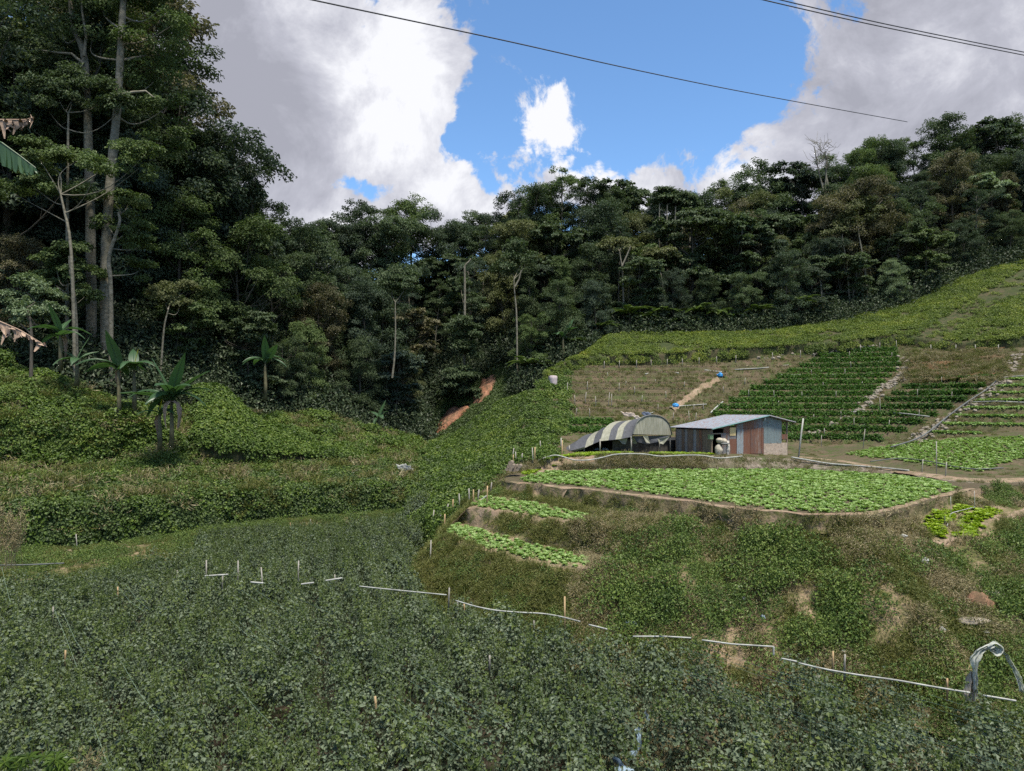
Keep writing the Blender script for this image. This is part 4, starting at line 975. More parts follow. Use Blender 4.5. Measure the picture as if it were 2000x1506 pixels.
for px, q, x_, y_, z_, H in sorted(slope_trees):
    kind = rng.choice(['round', 'broad', 'umbrella', 'column', 'slender', 'sparse'], p=[.36, .2, .13, .15, .06, .10])
    if q < .18: kind = rng.choice(['round', 'umbrella', 'broad'], p=[.45, .35, .2])
    tint = rng.choice(['deep green', 'dark blue-green', 'mid green', 'olive', 'brownish', 'pale green', 'blackish green'], p=[.27, .2, .16, .11, .07, .03, .16])
    lvl = 'low' if q < .3 else 'halfway up' if q < .65 else 'high'
    lab = f"{tint} {TW[kind]} tree {lvl} in the forest {near_l(px)}"
    seen[lab] = seen.get(lab, 0) + 1
    if seen[lab] > 1: lab = lab.replace(tint, ['', 'smaller', 'taller', 'fuller'][min(seen[lab] - 1, 3)] + ' ' + tint, 1)
    tree(kind, (x_, y_, z_ - .4), H + .4, tint, lab, 'trees covering the forest slope')
# tall stand at the left with hand-placed crowns
def hero(name, label, tpath, d, r0, r1, lobes, tint, nleaf=7000, ls=0.24, bark='palebark', limbs=()):
    """trunk through photo points at distance d; lobes (px, py, radius m, depth offset)"""
    g = np.random.default_rng(len(label)); d, sc_ = (d + 6.5, (d + 6.5) / d) if d < 53 else (d, 1.0); lobes = [(a, b, c * sc_ * 1.15, e) for a, b, c, e in lobes]; nleaf = int(nleaf * 1.7); b = P(tpath[0][0], tpath[0][1], d); b[2] = min(b[2], drop(b[0], b[1]) or b[2])
    r = empty(name, b); tag(r, label, 'tree', 'tall trees of the left stand')
    tp = np.array([P(a, c, d) for a, c in tpath]) - b; tp[0] = 0
    t = np.linspace(0, len(tp) - 1, len(tp) * 4); pp = smooth_cols(np.stack([np.interp(t, np.arange(len(tp)), tp[:, i]) for i in range(3)], 1), 2)
    pp[:, 0] += .06 * np.sin(t * 2.1); tm = MB(); v, f = tube(pp, np.linspace(r0, r1, len(pp)) * (1 + .05 * np.sin(t * 9)), 9, False); tm.add(v, f, smooth=True)
    lb = []
    for px, py, rr, dd in lobes:
        c = P(px, py, d + dd * .8 + (1.6 if dd > -1.5 else 0)) - b; lb.append((*c, rr))
        k = int(np.argmin(np.abs(pp[:, 2] - (c[2] - abs(c[0] - pp[-1, 0]) * .5 - .6)))); limb(tm, pp[k], c, r1 * .4 + .02, .02, g, 8, .10)
    for L_ in limbs:
        q = np.array([P(a, c, d - .5) for a, c in L_]) - b; v, f = tube(q, np.linspace(.13, .05, len(q)), 6, False); tm.add(v, f, smooth=True)
    cm = MB(); crown_leaves(cm, lb, nleaf, ls, g, .42, sub=9, wr=.6)
    o = obj('trunk', tm, M[bark], r); c = obj('crown', cm, M['crown'], r); c.color = (*TINT[tint], 1)
    return r
hero('tall_tree', 'tallest pale straight trunk leaning right to the top of the frame', [(208, 650), (203, 540), (212, 420), (222, 280), (230, 180), (240, 40), (246, -60)], 50, .42, .2,
     [(200, 20, 2.2, 0), (260, 40, 2.3, 1), (310, 20, 2.0, 0), (330, 110, 1.6, 1), (300, 160, 1.9, 0), (325, 210, 1.3, 1), (270, 110, 1.8, -1), (240, -30, 3, 0), (310, -50, 2.6, 0), (180, 80, 1.8, 1), (318, 280, 1.5, 1), (335, 50, 1.2, -1)], 'mid green', 11000, limbs=[[(232, 185), (262, 180), (285, 178), (300, 190)]])
hero('tall_tree', 'pale trunk with a sharp fork, left of the tallest straight trunk', [(178, 650), (176, 540), (178, 400), (172, 260), (166, 130), (162, 90), (140, 50), (134, -20)], 51, .42, .14,
     [(120, 60, 2.0, 0), (60, 90, 2.0, 1), (100, 130, 1.8, 0), (30, 60, 2.2, 0), (160, 30, 1.8, 0), (90, 10, 2.2, 1), (130, -30, 2.6, 0), (30, 140, 1.6, 1), (180, 190, 1.6, -1), (130, 180, 1.7, -1), (100, 170, 1.5, -1)], 'deep green', 9000, limbs=[[(164, 110), (168, 70), (160, 20), (158, -20)], [(163, 125), (140, 105), (110, 103), (80, 98)]])
hero('forked_tree', 'short crooked pale stem right of the twin trunks', [(214, 600), (216, 545), (212, 510), (222, 470), (234, 430), (232, 415)], 48, .17, .08,
     [(250, 400, 1.1, 0), (225, 395, .9, 0), (262, 440, 1.0, 0), (275, 480, 1.1, 1), (240, 460, .8, -1), (270, 530, 1.1, 1), (210, 440, .8, 0)], 'mid green', 3600, ls=.2)
hero('understorey_tree', 'mid green layered tree with large leaves left of the twin trunks', [(150, 690), (148, 600), (140, 540), (135, 500)], 47, .13, .06,
     [(110, 520, 1.2, 0), (140, 500, 1.2, 0), (160, 540, 1.1, 0), (120, 550, 1.0, 1), (165, 580, .9, -1), (90, 545, .8, 0)], 'mid green', 3600, ls=.24)
hero('understorey_tree', 'silvery pale green bushy tree under the twin trunks at the left edge', [(60, 700), (60, 640), (55, 600)], 44, .12, .06,
     [(50, 570, 1.2, 0), (20, 590, 1.0, 0), (85, 585, 1.0, 0), (105, 610, .8, 0), (60, 620, 1.1, -1), (30, 620, .8, 0)], 'pale green', 4200, ls=.22, bark='bark')
hero('understorey_tree', 'green tree spreading in tiers across the middle of the straight trunk', [(150, 660), (140, 480), (120, 380)], 46, .15, .07,
     [(100, 330, 1.4, 0), (150, 315, 1.3, 0), (70, 300, 1.2, 0), (190, 335, 1.1, -2), (60, 360, 1.2, 0), (120, 370, 1.3, 0), (30, 380, 1.3, 1), (245, 300, 1.0, -1), (270, 330, 1.0, -1), (285, 300, .9, 0)], 'mid green', 6200, ls=.22)
hero('understorey_tree', 'layered dark green tree top crossing both trunks near their middle', [(130, 660), (130, 400), (135, 220)], 49, .15, .07,
     [(110, 180, 1.5, 0), (160, 170, 1.5, 0), (200, 195, 1.4, -1), (90, 210, 1.3, 0), (140, 200, 1.5, -1), (235, 215, 1.2, -1), (60, 250, 1.3, 0)], 'deep green', 6000, ls=.23)
hero('leaning_sapling', 'thin pale leaning sapling right of the banana clump', [(308, 690), (318, 640), (330, 605)], 52, .09, .05,
     [(335, 590, 1.0, 0), (350, 600, .9, 0), (320, 570, .9, 0), (360, 570, 1.0, 1)], 'olive', 2200, ls=.2)
# single pale stems standing out of the far forest
def stem_tree(label, path, d, r, lobes, tint='deep green', name='bare_stemmed_tree', limbs=(), nleaf=1500):
    o = hero(name, label, path, d, r, r * .45, lobes, tint, nleaf, .3, limbs=limbs); o['group'] = 'pale stems showing in the forest'
    return o
stem_tree('long thin white stem rising from the valley head thicket', [(766, 738), (770, 690), (774, 640), (772, 590)], 74, .11, [(765, 570, 1.6, 0), (790, 560, 1.6, 0), (775, 540, 1.6, 1)])
stem_tree('straight white stem above the pink water tank with a forked top', [(1010, 662), (1008, 610), (1006, 570), (1004, 545)], 82, .12, [(1000, 520, 1.8, 0), (1020, 510, 1.7, 0), (985, 530, 1.5, 1), (1010, 490, 1.7, 1)], limbs=[[(1006, 560), (1014, 545), (1018, 528)]])
stem_tree('white broken dead top jutting from the forest above the red landslip', [(906, 600), (907, 545), (908, 520), (915, 512), (919, 505)], 88, .16, [(890, 590, 1.5, 1), (925, 595, 1.5, 1), (900, 560, 1.5, 1), (896, 640, 1.7, -2), (916, 655, 1.6, -2), (905, 690, 1.8, -2), (898, 735, 1.8, -2), (915, 770, 1.6, -2), (885, 760, 1.6, -2)], nleaf=6000)
stem_tree('pale Y-shaped stem above the left end of the upper vine patch', [(1218, 575), (1216, 540), (1215, 515), (1210, 490)], 90, .13, [(1205, 480, 1.5, 0), (1225, 478, 1.4, 0), (1190, 485, 1.2, 0)], 'olive', limbs=[[(1215, 520), (1226, 495), (1232, 480)]])
stem_tree('leaning pale stem right of the Y-shaped stem', [(1300, 560), (1292, 540), (1284, 515)], 90, .12, [(1285, 500, 1.5, 0), (1270, 505, 1.2, 0), (1300, 498, 1.2, 0)], 'olive')
stem_tree('left of two pale stems above the middle of the upper vine slope', [(1660, 580), (1655, 530), (1650, 490), (1645, 460)], 95, .13, [(1640, 450, 1.8, 0), (1660, 445, 1.6, 0), (1625, 460, 1.4, 0)], 'olive')
stem_tree('right of two pale stems above the middle of the upper vine slope', [(1695, 570), (1688, 520), (1682, 480), (1675, 440)], 95, .15, [(1670, 420, 2.0, 0), (1695, 425, 1.8, 0), (1655, 430, 1.5, 0), (1680, 400, 1.6, 0)], 'olive')
stem_tree('grey stem low in the forest beyond the green rows', [(1606, 600), (1603, 560), (1600, 535)], 93, .12, [(1600, 520, 1.6, 0), (1615, 515, 1.4, 0)])
stem_tree('pale stem in the layered brownish tree over the hut', [(1445, 570), (1447, 520), (1449, 480), (1450, 440)], 95, .12, [(1450, 470, 1.5, 0), (1435, 480, 1.4, 0), (1465, 490, 1.4, -1), (1440, 440, 1.4, 0), (1462, 430, 1.4, 0), (1450, 400, 1.2, 0)], 'brownish')
for q_, (px, y0, y1) in enumerate([(1303, 540, 400), (1319, 550, 405), (1333, 545, 410), (1348, 550, 420), (1288, 530, 400)]):
    stem_tree(['tall bare pole-like trunk near the middle of the forest row, ' + w_ for w_ in ('thickest of the five', 'second of the five', 'middle of the five', 'rightmost of the five', 'leftmost of the five')][q_], [(px, y0), (px - 2, (y0 + y1) / 2), (px + 1, y1)], 100, .16, [(px, y1 - 8, 1.6, 0), (px + 8, y1 - 16, 1.4, 0)])
# dead pale tree on the ridge
g = np.random.default_rng(77); b0 = P(1612, 400, 104); dt = MB(); b1 = np.zeros(3)
r = empty('dead_tree', b0); tag(r, 'bare pale dead tree with fine twigs on the right ridge', 'tree')
for path in ([(1612, 402), (1608, 370), (1600, 340), (1594, 310), (1590, 285)], [(1612, 400), (1612, 365), (1614, 330), (1612, 295)], [(1618, 402), (1617, 360), (1612, 335), (1618, 300)]):
    q = np.array([P(a, c, 104 + g.normal() * .3) for a, c in path]) - b0; v, f = tube(q, np.linspace(.17, .05, len(q)), 6, False); dt.add(v, f, smooth=True)
tw = MB()
for k in range(70):
    a = P(1592 + g.uniform(0, 26), g.uniform(278, 330), 104) - b0; e = a + rdir(1, g)[0] * [1.6, 1, 1] * g.uniform(.6, 1.6) + [0, 0, .9]; limb(tw, a, e, .04, .015, g, 4, .2, 3)
obj('trunk', dt, M['palebark'], r); obj('twigs', tw, M['palebark'], r)

# red landslips: bare patches raised a hand above the forest floor
def slip(poly, lab_seed):
    poly = np.array(poly, float); c = poly.mean(0); G = []
    m = 40; t = np.linspace(0, len(poly), m); cl = np.vstack([poly, poly[:1]])
    ring = np.stack([np.interp(t, np.arange(len(poly) + 1), cl[:, i]) for i in (0, 1)], 1)
    ring = c + (ring - c) * (1 + .55 * fbm(np.stack([ring[:, 0] * .09, ring[:, 1] * .09, 0 * t + lab_seed], 1), 3))[:, None]
    for s_ in np.linspace(0, 1, 10):
        q = c + (ring - c) * s_; row = []
        for a, b in q:
            h = at(a, b, [BV['forest'], BV['valley']]); h = P(a, b, 80) if h is None else h; row.append(h + np.array([0, -.35, .30]) * (1.15 - s_ ** 3) + (.45 * fbm(h * .9, 3) + .16 * fbm(h * 3.5, 3)) * np.array([0, 1, 1]))
        G.append(row)
    G = np.array(G); tag(obj('landslip_ground', MB().add(G.reshape(-1, 3), grid_faces(10, m), smooth=True), M['red']), kind='structure'); clear(G.reshape(-1, 3), .3)
slip([(846, 846), (855, 826), (866, 812), (885, 797), (905, 792), (915, 799), (905, 812), (885, 830), (862, 842)], 0)
slip([(926, 784), (932, 758), (946, 740), (968, 728), (970, 752), (960, 770), (944, 784)], 1)
slip([(822, 866), (832, 853), (846, 852), (842, 864)], 2)

# forest undergrowth
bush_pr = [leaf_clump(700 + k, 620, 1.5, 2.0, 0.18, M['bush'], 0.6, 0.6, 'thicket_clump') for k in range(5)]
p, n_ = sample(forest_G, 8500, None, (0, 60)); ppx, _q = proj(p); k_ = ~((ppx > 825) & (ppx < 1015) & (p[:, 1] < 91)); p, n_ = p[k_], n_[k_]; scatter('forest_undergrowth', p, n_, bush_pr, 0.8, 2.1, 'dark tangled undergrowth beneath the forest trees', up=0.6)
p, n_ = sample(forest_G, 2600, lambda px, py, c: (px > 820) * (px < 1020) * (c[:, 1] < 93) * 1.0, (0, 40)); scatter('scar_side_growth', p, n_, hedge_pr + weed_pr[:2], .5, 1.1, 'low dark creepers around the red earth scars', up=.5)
fe = []
for i in range(len(F0) - 1):
    a = P(*F0[i]); b = P(*F0[i + 1])
    for k in range(int(np.linalg.norm(b - a) / .8)):
        q = a + (b - a) * rng.random(); q[1] += rng.uniform(.3, 5); z = drop(q[0], q[1], [BV['forest']]); 
        if z is not None: fe.append((q[0], q[1], z))
fe = np.array([q for q in fe if not (825 < proj(np.array(q))[0] < 1015 and q[1] < 91) and (int(q[0] // .15), int(q[1] // .15)) not in CLEAR]); scatter('forest_edge_thicket', fe, np.tile([0, 0, 1.0], (len(fe), 1)), bush_pr, 0.8, 1.6, 'leafy thicket along the foot of the forest', up=0.8)

# ------------------------------------------------------------------ banana plants and tree ferns
def blade(length, width, arch, n=9, fold=0.25, tatter=0.0, seed=0):
    g = np.random.default_rng(seed); V = []; t = np.linspace(0, 1, n)
    for k, q in enumerate(t):
        y = length * (q - .12 * q * q * arch); z = length * (q * .55 - q * q * .62 * arch)
        ww = width * .5 * math.sin(math.pi * min(1, .10 + .90 * q) ** .8) + .01
        for s, e in ((-1, 1), (-.5, .5), (0, 0), (.5, .5), (1, 1)):
            V.append((s * ww * (1 - tatter * g.random() * (e == 1)), y + (g.normal() * tatter * .12 if e == 1 else 0), z + abs(s) * ww * fold * (1 - 1.6 * q) - (tatter * g.random() * .3 if e == 1 else 0)))
    mb = MB().add(V, grid_faces(n, 5), .5, smooth=True)
    v, f = tube([(0, length * (q - .12 * q * q * arch), length * (q * .55 - q * q * .62 * arch) + .005) for q in t], np.linspace(.035, .008, n), 4, False); mb.add(v, f, 1.0)
    return mb
ban_leaf = [blade(2.0, .66, a, seed=s, tatter=tt).mesh('leaf', M['banana']) for s, (a, tt) in enumerate([(.5, .05), (1.0, .15), (1.5, .3), (.25, .05)])]
yel = blade(1.1, .16, .1, seed=9).mesh('leaf', M['bananayel']); deadl = blade(1.7, .45, 2.1, seed=10, tatter=.5).mesh('leaf', M['deadleaf'])
def banana(loc, H, nl, label, yellow=None, dead=0, grp='banana plants at the forest edge', s=1.0, seed=1):
    g = np.random.default_rng(seed); r = empty('banana_plant', loc); tag(r, label, 'banana plant', grp)
    mb = MB(); v, f = tube([(0, 0, -.3), (.03, 0, H * .35), (-.02, .03, H * .7), (0, 0, H)], [.17, .14, .11, .07], 8); mb.add(v, f, smooth=True)
    obj('stem', mb, M['bananastem'], r)
    for k in range(nl):
        o = bpy.data.objects.new('leaf', ban_leaf[[0, 1, 2, 1, 3][k % 5]]); COL.objects.link(o); o.parent = r
        o.location = (0, 0, H - .12 * (k % 3)); o.rotation_euler = (g.uniform(-.25, .55) if k % 5 != 4 else 0.75, g.normal() * .15, k * 6.283 / nl + g.normal() * .3); q = g.uniform(.8, 1.15) * s; o.scale = (q, q, q)
    if yellow is not None:
        o = bpy.data.objects.new('leaf', yel); COL.objects.link(o); o.parent = r; o.location = (0, 0, H); o.rotation_euler = (.9, 0, yellow); o['label'] = 'rolled bright yellow new leaf'
    for k in range(dead):
        o = bpy.data.objects.new('leaf', deadl); COL.objects.link(o); o.parent = r; o.location = (0, 0, H - .2); o.rotation_euler = (-.5, 0, g.random() * 6.28); o['label'] = 'withered brown hanging leaf'
    return r
banana(P(335, 865, 47), 2.9, 13, 'largest banana plant, in front of the left vine mound', None, 3, s=1.5, seed=2)
banana(P(312, 870, 47.4), 2.2, 3, 'slim banana plant with a yellow rolled leaf beside the largest one', -1.7, 1, s=.9, seed=12)
banana(P(232, 815, 49), 3.4, 8, 'upright banana plant up the bank, its big leaf raised', None, 1, s=1.25, seed=3)
banana(P(262, 800, 49.5), 2.9, 4, 'banana plant with bright yellow furled leaf above the others', -1.3, 0, s=1.2, seed=4)
banana(P(118, 715, 49.5), 2.3, 8, 'dark banana plant below the silvery tree at the left', None, 1, seed=5)
banana(P(150, 745, 49.5), 1.5, 5, 'low banana plant with drooping leaves near the twin trunks', None, 0, s=.8, seed=6)
banana(P(518, 775, 60), 3.0, 8, 'lone banana plant at the dark forest edge behind the second mound', None, 0, s=1.1, seed=7)
banana(P(740, 845, 72), 1.6, 5, 'small pale banana shoot at the valley head', None, 0, s=.9, seed=8)
banana(P(1100, 700, 82), 2.6, 5, 'young banana plant left of the upper vine patch', None, 0, s=1.0, seed=21)
# fern trees
g = np.random.default_rng(5); fm = MB(); nn = 20
for k in range(nn):
    q = (k + 1) / nn; y = 1.9 * q; z = 1.0 * q - 1.15 * q * q; ln = .42 * math.sin(math.pi * (.12 + .85 * q) ** .9) + .04
    for s in (-1, 1): leaves(fm, np.array([[0, y, z]]), np.array([[0, .2, 1.0]]), np.array([[s * 1.0, .35, -.2]]), ln, .11, g.random())
v, f = tube([(0, 1.9 * q, 1.0 * q - 1.15 * q * q) for q in np.linspace(0, 1, 7)], np.linspace(.02, .006, 7), 3, False); fm.add(v, f, .2)
frond = fm.mesh('frond', M['weed'])
tk, _ = None, None; ftm = MB(); v, f = tube([(0, 0, -.5), (.03, 0, 1.2), (0, .03, 2.4)], [.13, .1, .09], 7); ftm.add(v, f, smooth=True); fern_trunk = ftm.mesh('trunk', M['bark'])
fern_at = [(1180, 660, 'at the left tip of the upper vine patch'), (1230, 640, 'behind the top of the upper vine patch'), (1290, 640, 'left of the brown scrub strip'), (1315, 645, 'leaning over the brown scrub strip'), (1365, 640, 'right of the brown scrub strip'),
           (1425, 635, 'beside the mid forest-foot clearing'), (1480, 630, 'beyond the left end of green crop rows'), (1120, 665, 'above the water tank'), (1060, 700, 'left above the water tank'), (1560, 615, 'beyond the upper green rows'), (1030, 730, 'on the lip over the red landslip'), (1400, 600, 'one tier up behind the clearing'), (1260, 610, 'one tier up over the vine patch')]
for i, (px, py, wh) in enumerate(fern_at):
    d = np.interp(px, [a for a, b, c in F0], [c for a, b, c in F0]) + 1; x_, y_, z_ = ground_row(px, d)
    r = empty('tree_fern', (x_, y_, z_), i); tag(r, 'dark rosette-headed tree fern ' + wh, 'tree fern', 'tree ferns along the forest foot')
    s = rng.uniform(.9, 1.5); r.scale = (s, s, s)
    o = bpy.data.objects.new('trunk', fern_trunk); COL.objects.link(o); o.parent = r; o.color = (.6, .5, .4, 1)
    for k in range(11):
        o = bpy.data.objects.new('frond', frond); COL.objects.link(o); o.parent = r; o.location = (0, 0, 2.35); o.rotation_euler = (rng.uniform(-.1, .35), 0, k * .571 + rng.normal() * .1)
# near banana leaves reaching in at the left edge
r = empty('banana_plant', P(-170, 1000, 13)); tag(r, 'near banana plant whose torn leaves reach in from the left edge', 'banana plant')
def long_leaf(pts, d, width, mat, tat, seed, droop, lab=None):
    g = np.random.default_rng(seed); c = np.array([P(a, b, d) for a, b in pts]) - np.array(r.location); n = 22
    t = np.linspace(0, len(c) - 1, n); c = np.stack([np.interp(t, np.arange(len(c)), c[:, i]) for i in range(3)], 1); mb = MB()
    v, f = tube(c, np.linspace(.02, .006, n), 5); mb.add(v, f, 1.0)
    for s in (-1, 1):
        for k in range(n - 1):
            q = k / n; ww = width * (1 - q ** 3) * g.uniform(1 - tat, 1)
            dn = np.array([g.normal() * .08 * tat, s * .35 * (1 - droop), -droop - (1 - droop) * .6]); dn /= np.linalg.norm(dn)
            a, b = c[k], c[k + 1]; fwd = (b - a) * g.uniform(.2, 1.4)
            mid = dn * ww * .5 + fwd * .5 + g.normal(size=3) * .03 * tat; tip = dn * ww + fwd + g.normal(size=3) * .09 * tat
            tipw = .25 if tat > .4 else .8
            V = [a, b, a + mid, b + mid, a + tip, a + tip + (b - a) * tipw]
            mb.add(V, [[0, 1, 3, 2], [2, 3, 5, 4]], g.random(), smooth=True)
    o = obj('leaf', mb, mat, r); 
    if lab: o['label'] = lab
    return o
mb = MB(); v, f = tube([(0, 0, -6), (0, 0, 0), (.1, 0, 3), (.15, 0, 6)], [.2, .17, .14, .1], 8); mb.add(v, f); obj('stem', mb, M['bananastem'], r)
long_leaf([(-160, 300), (-60, 268), (0, 276), (40, 305), (70, 328)], 12, .42, M['banana'], .15, 1, .85, 'green drooping leaf with split edge')
long_leaf([(-160, 260), (-50, 235), (0, 234), (50, 234), (66, 229)], 12, .36, M['deadleaf'], .75, 2, .95, 'crumpled dry brown leaf, upper')
long_leaf([(-160, 600), (-60, 605), (0, 628), (40, 645), (84, 672)], 12, .34, M['deadleaf'], .65, 3, .95, 'hanging dry tan leaf, lower')

# ------------------------------------------------------------------ tin hut
S_ = P(1390, 892, 49); S_[2] = 4.72
hut = empty('tin_hut', S_, math.atan2(3.0, 6.17)); tag(hut, 'patchwork tin and timber hut with a pale blue sheet roof on the terrace', 'hut')
WA, WB = 6.86, 3.7      # local x along the front gable, local y back
def tin_mat(name, col, rust=0.0, streak=True):
    m, h, b = mat_base(name)
    tcn = h.node('ShaderNodeTexCoord').outputs['Object']; mp = h.node('ShaderNodeMapping'); mp.inputs['Scale'].default_value = (3.0, 3.0, 0.5); h.link(tcn, mp.inputs[0])
    n1 = h.noise(mp.outputs[0], 2.2, 6, 0.7); n2 = h.noise(tcn, 7.0, 5, 0.7)
    c = h.mix(h.ramp(n2, [(0.35, 0.0), (0.7, 1.0)]), col, tuple(q * .68 for q in col))
    c = h.mix(h.ramp(n1, [(0.60 - rust * .5, 0.0), (0.68 - rust * .3, 1.0)]), c, (0.17, 0.075, 0.045))
    h.link(c, b.inputs['Base Color']); b.inputs['Roughness'].default_value = 0.6; b.inputs['Metallic'].default_value = 0.1
    return m
TM = {'rust2': tin_mat('faded_rusty_tin', (0.25, 0.19, 0.16), .4), 'grey': tin_mat('grey_tin', (0.20, 0.20, 0.205), .2), 'blue': tin_mat('blue_grey_tin', (0.19, 0.235, 0.24), .05), 'light': tin_mat('pale_tin', (0.29, 0.32, 0.335), .1), 'rust': tin_mat('rusty_tin', (0.20, 0.15, 0.13), .62),
      'darkrust': tin_mat('dark_rusty_tin', (0.12, 0.09, 0.085), .45), 'roof': tin_mat('roof_sheet', (0.22, 0.255, 0.30), .2), 'board': plain('yellow_board', (0.62, 0.46, 0.22), .7, .15), 'plank': M['wood'],
      'render': plain('rough_cement', (0.36, 0.29, 0.23), .9, .25, 5, bump=.6), 'greyplank': plain('grey_planks', (0.20, 0.20, 0.21), .85, .35, 4, stretch=(4, 4, .5)), 'brownplank': plain('brown_planks', (0.15, 0.11, 0.085), .85, .45, 4, stretch=(4, 4, .5))}
def px2a(px):
    m = (px - 1000) / F; return (49 * m - 13.38) / (6.17 - 3 * m) * 6.86
def y2z(px, py):
    t = px2a(px) / 6.86; d = 49 + 3 * t; return CZ - (py - 800) * d / F - S_[2]
RX = px2a(1495); ZR, ZE, ZE2 = y2z(1495, 811.5), y2z(1390, 836), y2z(1540, 818)
def roof_z(a): return np.interp(a, [0, RX, WA], [ZE, ZR, ZE2])
def sheet(name, a0, a1, z0, z1, mat, face='front', off=0.0, tilt=0.0, clip=True, pitch=.13, amp=.016, flat=False, lab=None):
    n = max(3, int((a1 - a0) / pitch * 4)) if not flat else 3
    a = np.linspace(a0, a1, n); prof = amp * np.sin(a / pitch * 2 * math.pi) * (0 if flat else 1)
    top = np.full(n, z1) if not clip else np.minimum(z1, roof_z(a) - .05)
    lo = np.stack([a, -off + prof, np.full(n, z0)], 1); hi = np.stack([a + tilt, -off + prof, top], 1)
    if face == 'side': lo, hi = (np.stack([-off + prof, a, q[:, 2]], 1) for q in (lo, hi))
    bk = np.array([0, .02, 0]) if face == 'front' else np.array([.02, 0, 0])
    V = np.concatenate([lo, hi, lo + bk, hi + bk]); f = grid_faces(2, n); g2 = f[:, ::-1] + 2 * n
    e = np.array([[0, n, 3 * n, 2 * n], [n - 1, 3 * n - 1, 4 * n - 1, 2 * n - 1]])
    tp = np.stack([np.arange(n - 1) + n, np.arange(n - 1) + n + 1, np.arange(n - 1) + 3 * n + 1, np.arange(n - 1) + 3 * n], 1)
    o = obj(name, MB().add(V, np.vstack([f, g2, e, tp])), TM[mat], hut)
    if lab: o['label'] = lab
    return o
FZ = y2z(1450, 887) 
# lower row of the front
A = px2a
sheet('tin_sheet', A(1409), A(1424), y2z(1415, 890), y2z(1415, 846), 'grey', off=.06, tilt=-.06, lab='leaning grey sheet beside the doorway')
sheet('tin_sheet', A(1424), A(1438), y2z(1430, 892), y2z(1430, 857), 'rust', off=.03, lab='rusty sheet under the yellow board')
sheet('board', A(1424.5), A(1436), y2z(1430, 851), y2z(1430, 835), 'board', off=.05, flat=True, lab='pale yellow board')
sheet('tin_sheet', A(1424), A(1437.5), y2z(1430, 858), y2z(1430, 850.6), 'grey', off=.02, flat=True)
sheet('tin_sheet', A(1414), A(1424), y2z(1418, 847), y2z(1418, 832), 'rust', off=.02)
sheet('tin_sheet', A(1438), A(1451), y2z(1444, 887), y2z(1444, 839), 'light', off=.06, lab='pale blue-grey sheet')
sheet('tin_sheet', A(1451), A(1465), y2z(1458, 887), y2z(1458, 838), 'rust', off=.05)
sheet('tin_sheet', A(1464), A(1474), y2z(1469, 886), y2z(1469, 838), 'darkrust', off=.07)
sheet('tin_sheet', A(1474), A(1485.3), y2z(1480, 886), y2z(1480, 836), 'rust2', off=.05)
sheet('tin_sheet', A(1486), A(1491), y2z(1488, 886), y2z(1488, 836), 'darkrust', off=.03)
# upper row
sheet('tin_sheet', A(1436), A(1451), y2z(1444, 840), 4, 'grey', off=.02)
sheet('tin_sheet', A(1451), A(1472), y2z(1460, 840), 4, 'rust', off=.03, lab='rusty sheet high under the gable')
sheet('tin_sheet', A(1472), A(1490), y2z(1480, 838), 4, 'grey', off=.02)
for i in range(4): sheet('tin_sheet', A(1490 + i * 8.9), A(1490 + (i + 1) * 8.9), y2z(1505, 866), 4, 'blue', off=.02 + .01 * (i % 2))
sheet('tin_sheet', A(1526), A(1537), y2z(1530, 858), y2z(1530, 848), 'darkrust', off=.02)
mb = MB(); v, f = box(((A(1491) + A(1537)) / 2, .06, (y2z(1510, 888) + y2z(1510, 865.5)) / 2 - .15), (A(1537) - A(1491), .16, y2z(1510, 865.5) - y2z(1510, 888) + .3)); mb.add(v, f)
o = obj('cement_wall', mb, TM['render'], hut)
# side wall planks
wcols = ['greyplank', 'greyplank', 'brownplank', 'greyplank', 'brownplank', 'brownplank', 'greyplank', 'brownplank', 'darkrust', 'brownplank', 'brownplank', 'brownplank']
for i in range(12):
    y0 = i * WB / 12 + .012; y1 = (i + 1) * WB / 12 - .004; zt = ZE - .12
    v, f = box((-.02 + .012 * (i % 3), (y0 + y1) / 2, zt / 2 - .1), (.03, y1 - y0, zt + .15)); obj('plank', MB().add(v, f), TM[wcols[11 - i]], hut)
# frame, inner walls, floor
mb = MB()
for (x_, y_, h_) in [(0, 0, ZE), (A(1414), 0, roof_z(A(1414))), (A(1437), .04, roof_z(A(1437))), (A(1491), .04, roof_z(A(1491))), (WA, 0, ZE2), (0, WB, ZE), (RX, WB, ZR), (WA, WB, ZE2), (A(1526), .03, roof_z(A(1526)))]:
    v, f = box((x_ + .04, y_ + .05, h_ / 2 - .15), (.09, .09, h_ + .1)); obj('post', MB().add(v, f), M['wood'], hut)
for za, zb, a0, a1 in ((y2z(1400, 847), 0, 0, A(1412)), (y2z(1400, 836), 0, 0, A(1414))):
    v, f = box(((a0 + a1) / 2, -.03, za), (a1 - a0, .06, .07)); obj('rail', MB().add(v, f), M['wood'], hut)
mb = MB(); v, f = box((WA / 2, WB, ZE / 2), (WA, .05, ZE)); mb.add(v, f); v, f = box((WA * .86, WB * .5, ZE / 2 + .2), (.05, WB, ZE - .4)); mb.add(v, f); obj('inner_wall', mb, M['interior_shade'], hut)
mb = MB(); v, f = box((WA / 2, WB / 2, -.12), (WA + .5, WB + .3, .2)); mb.add(v, f); obj('earth_floor', mb, M['red'], hut)
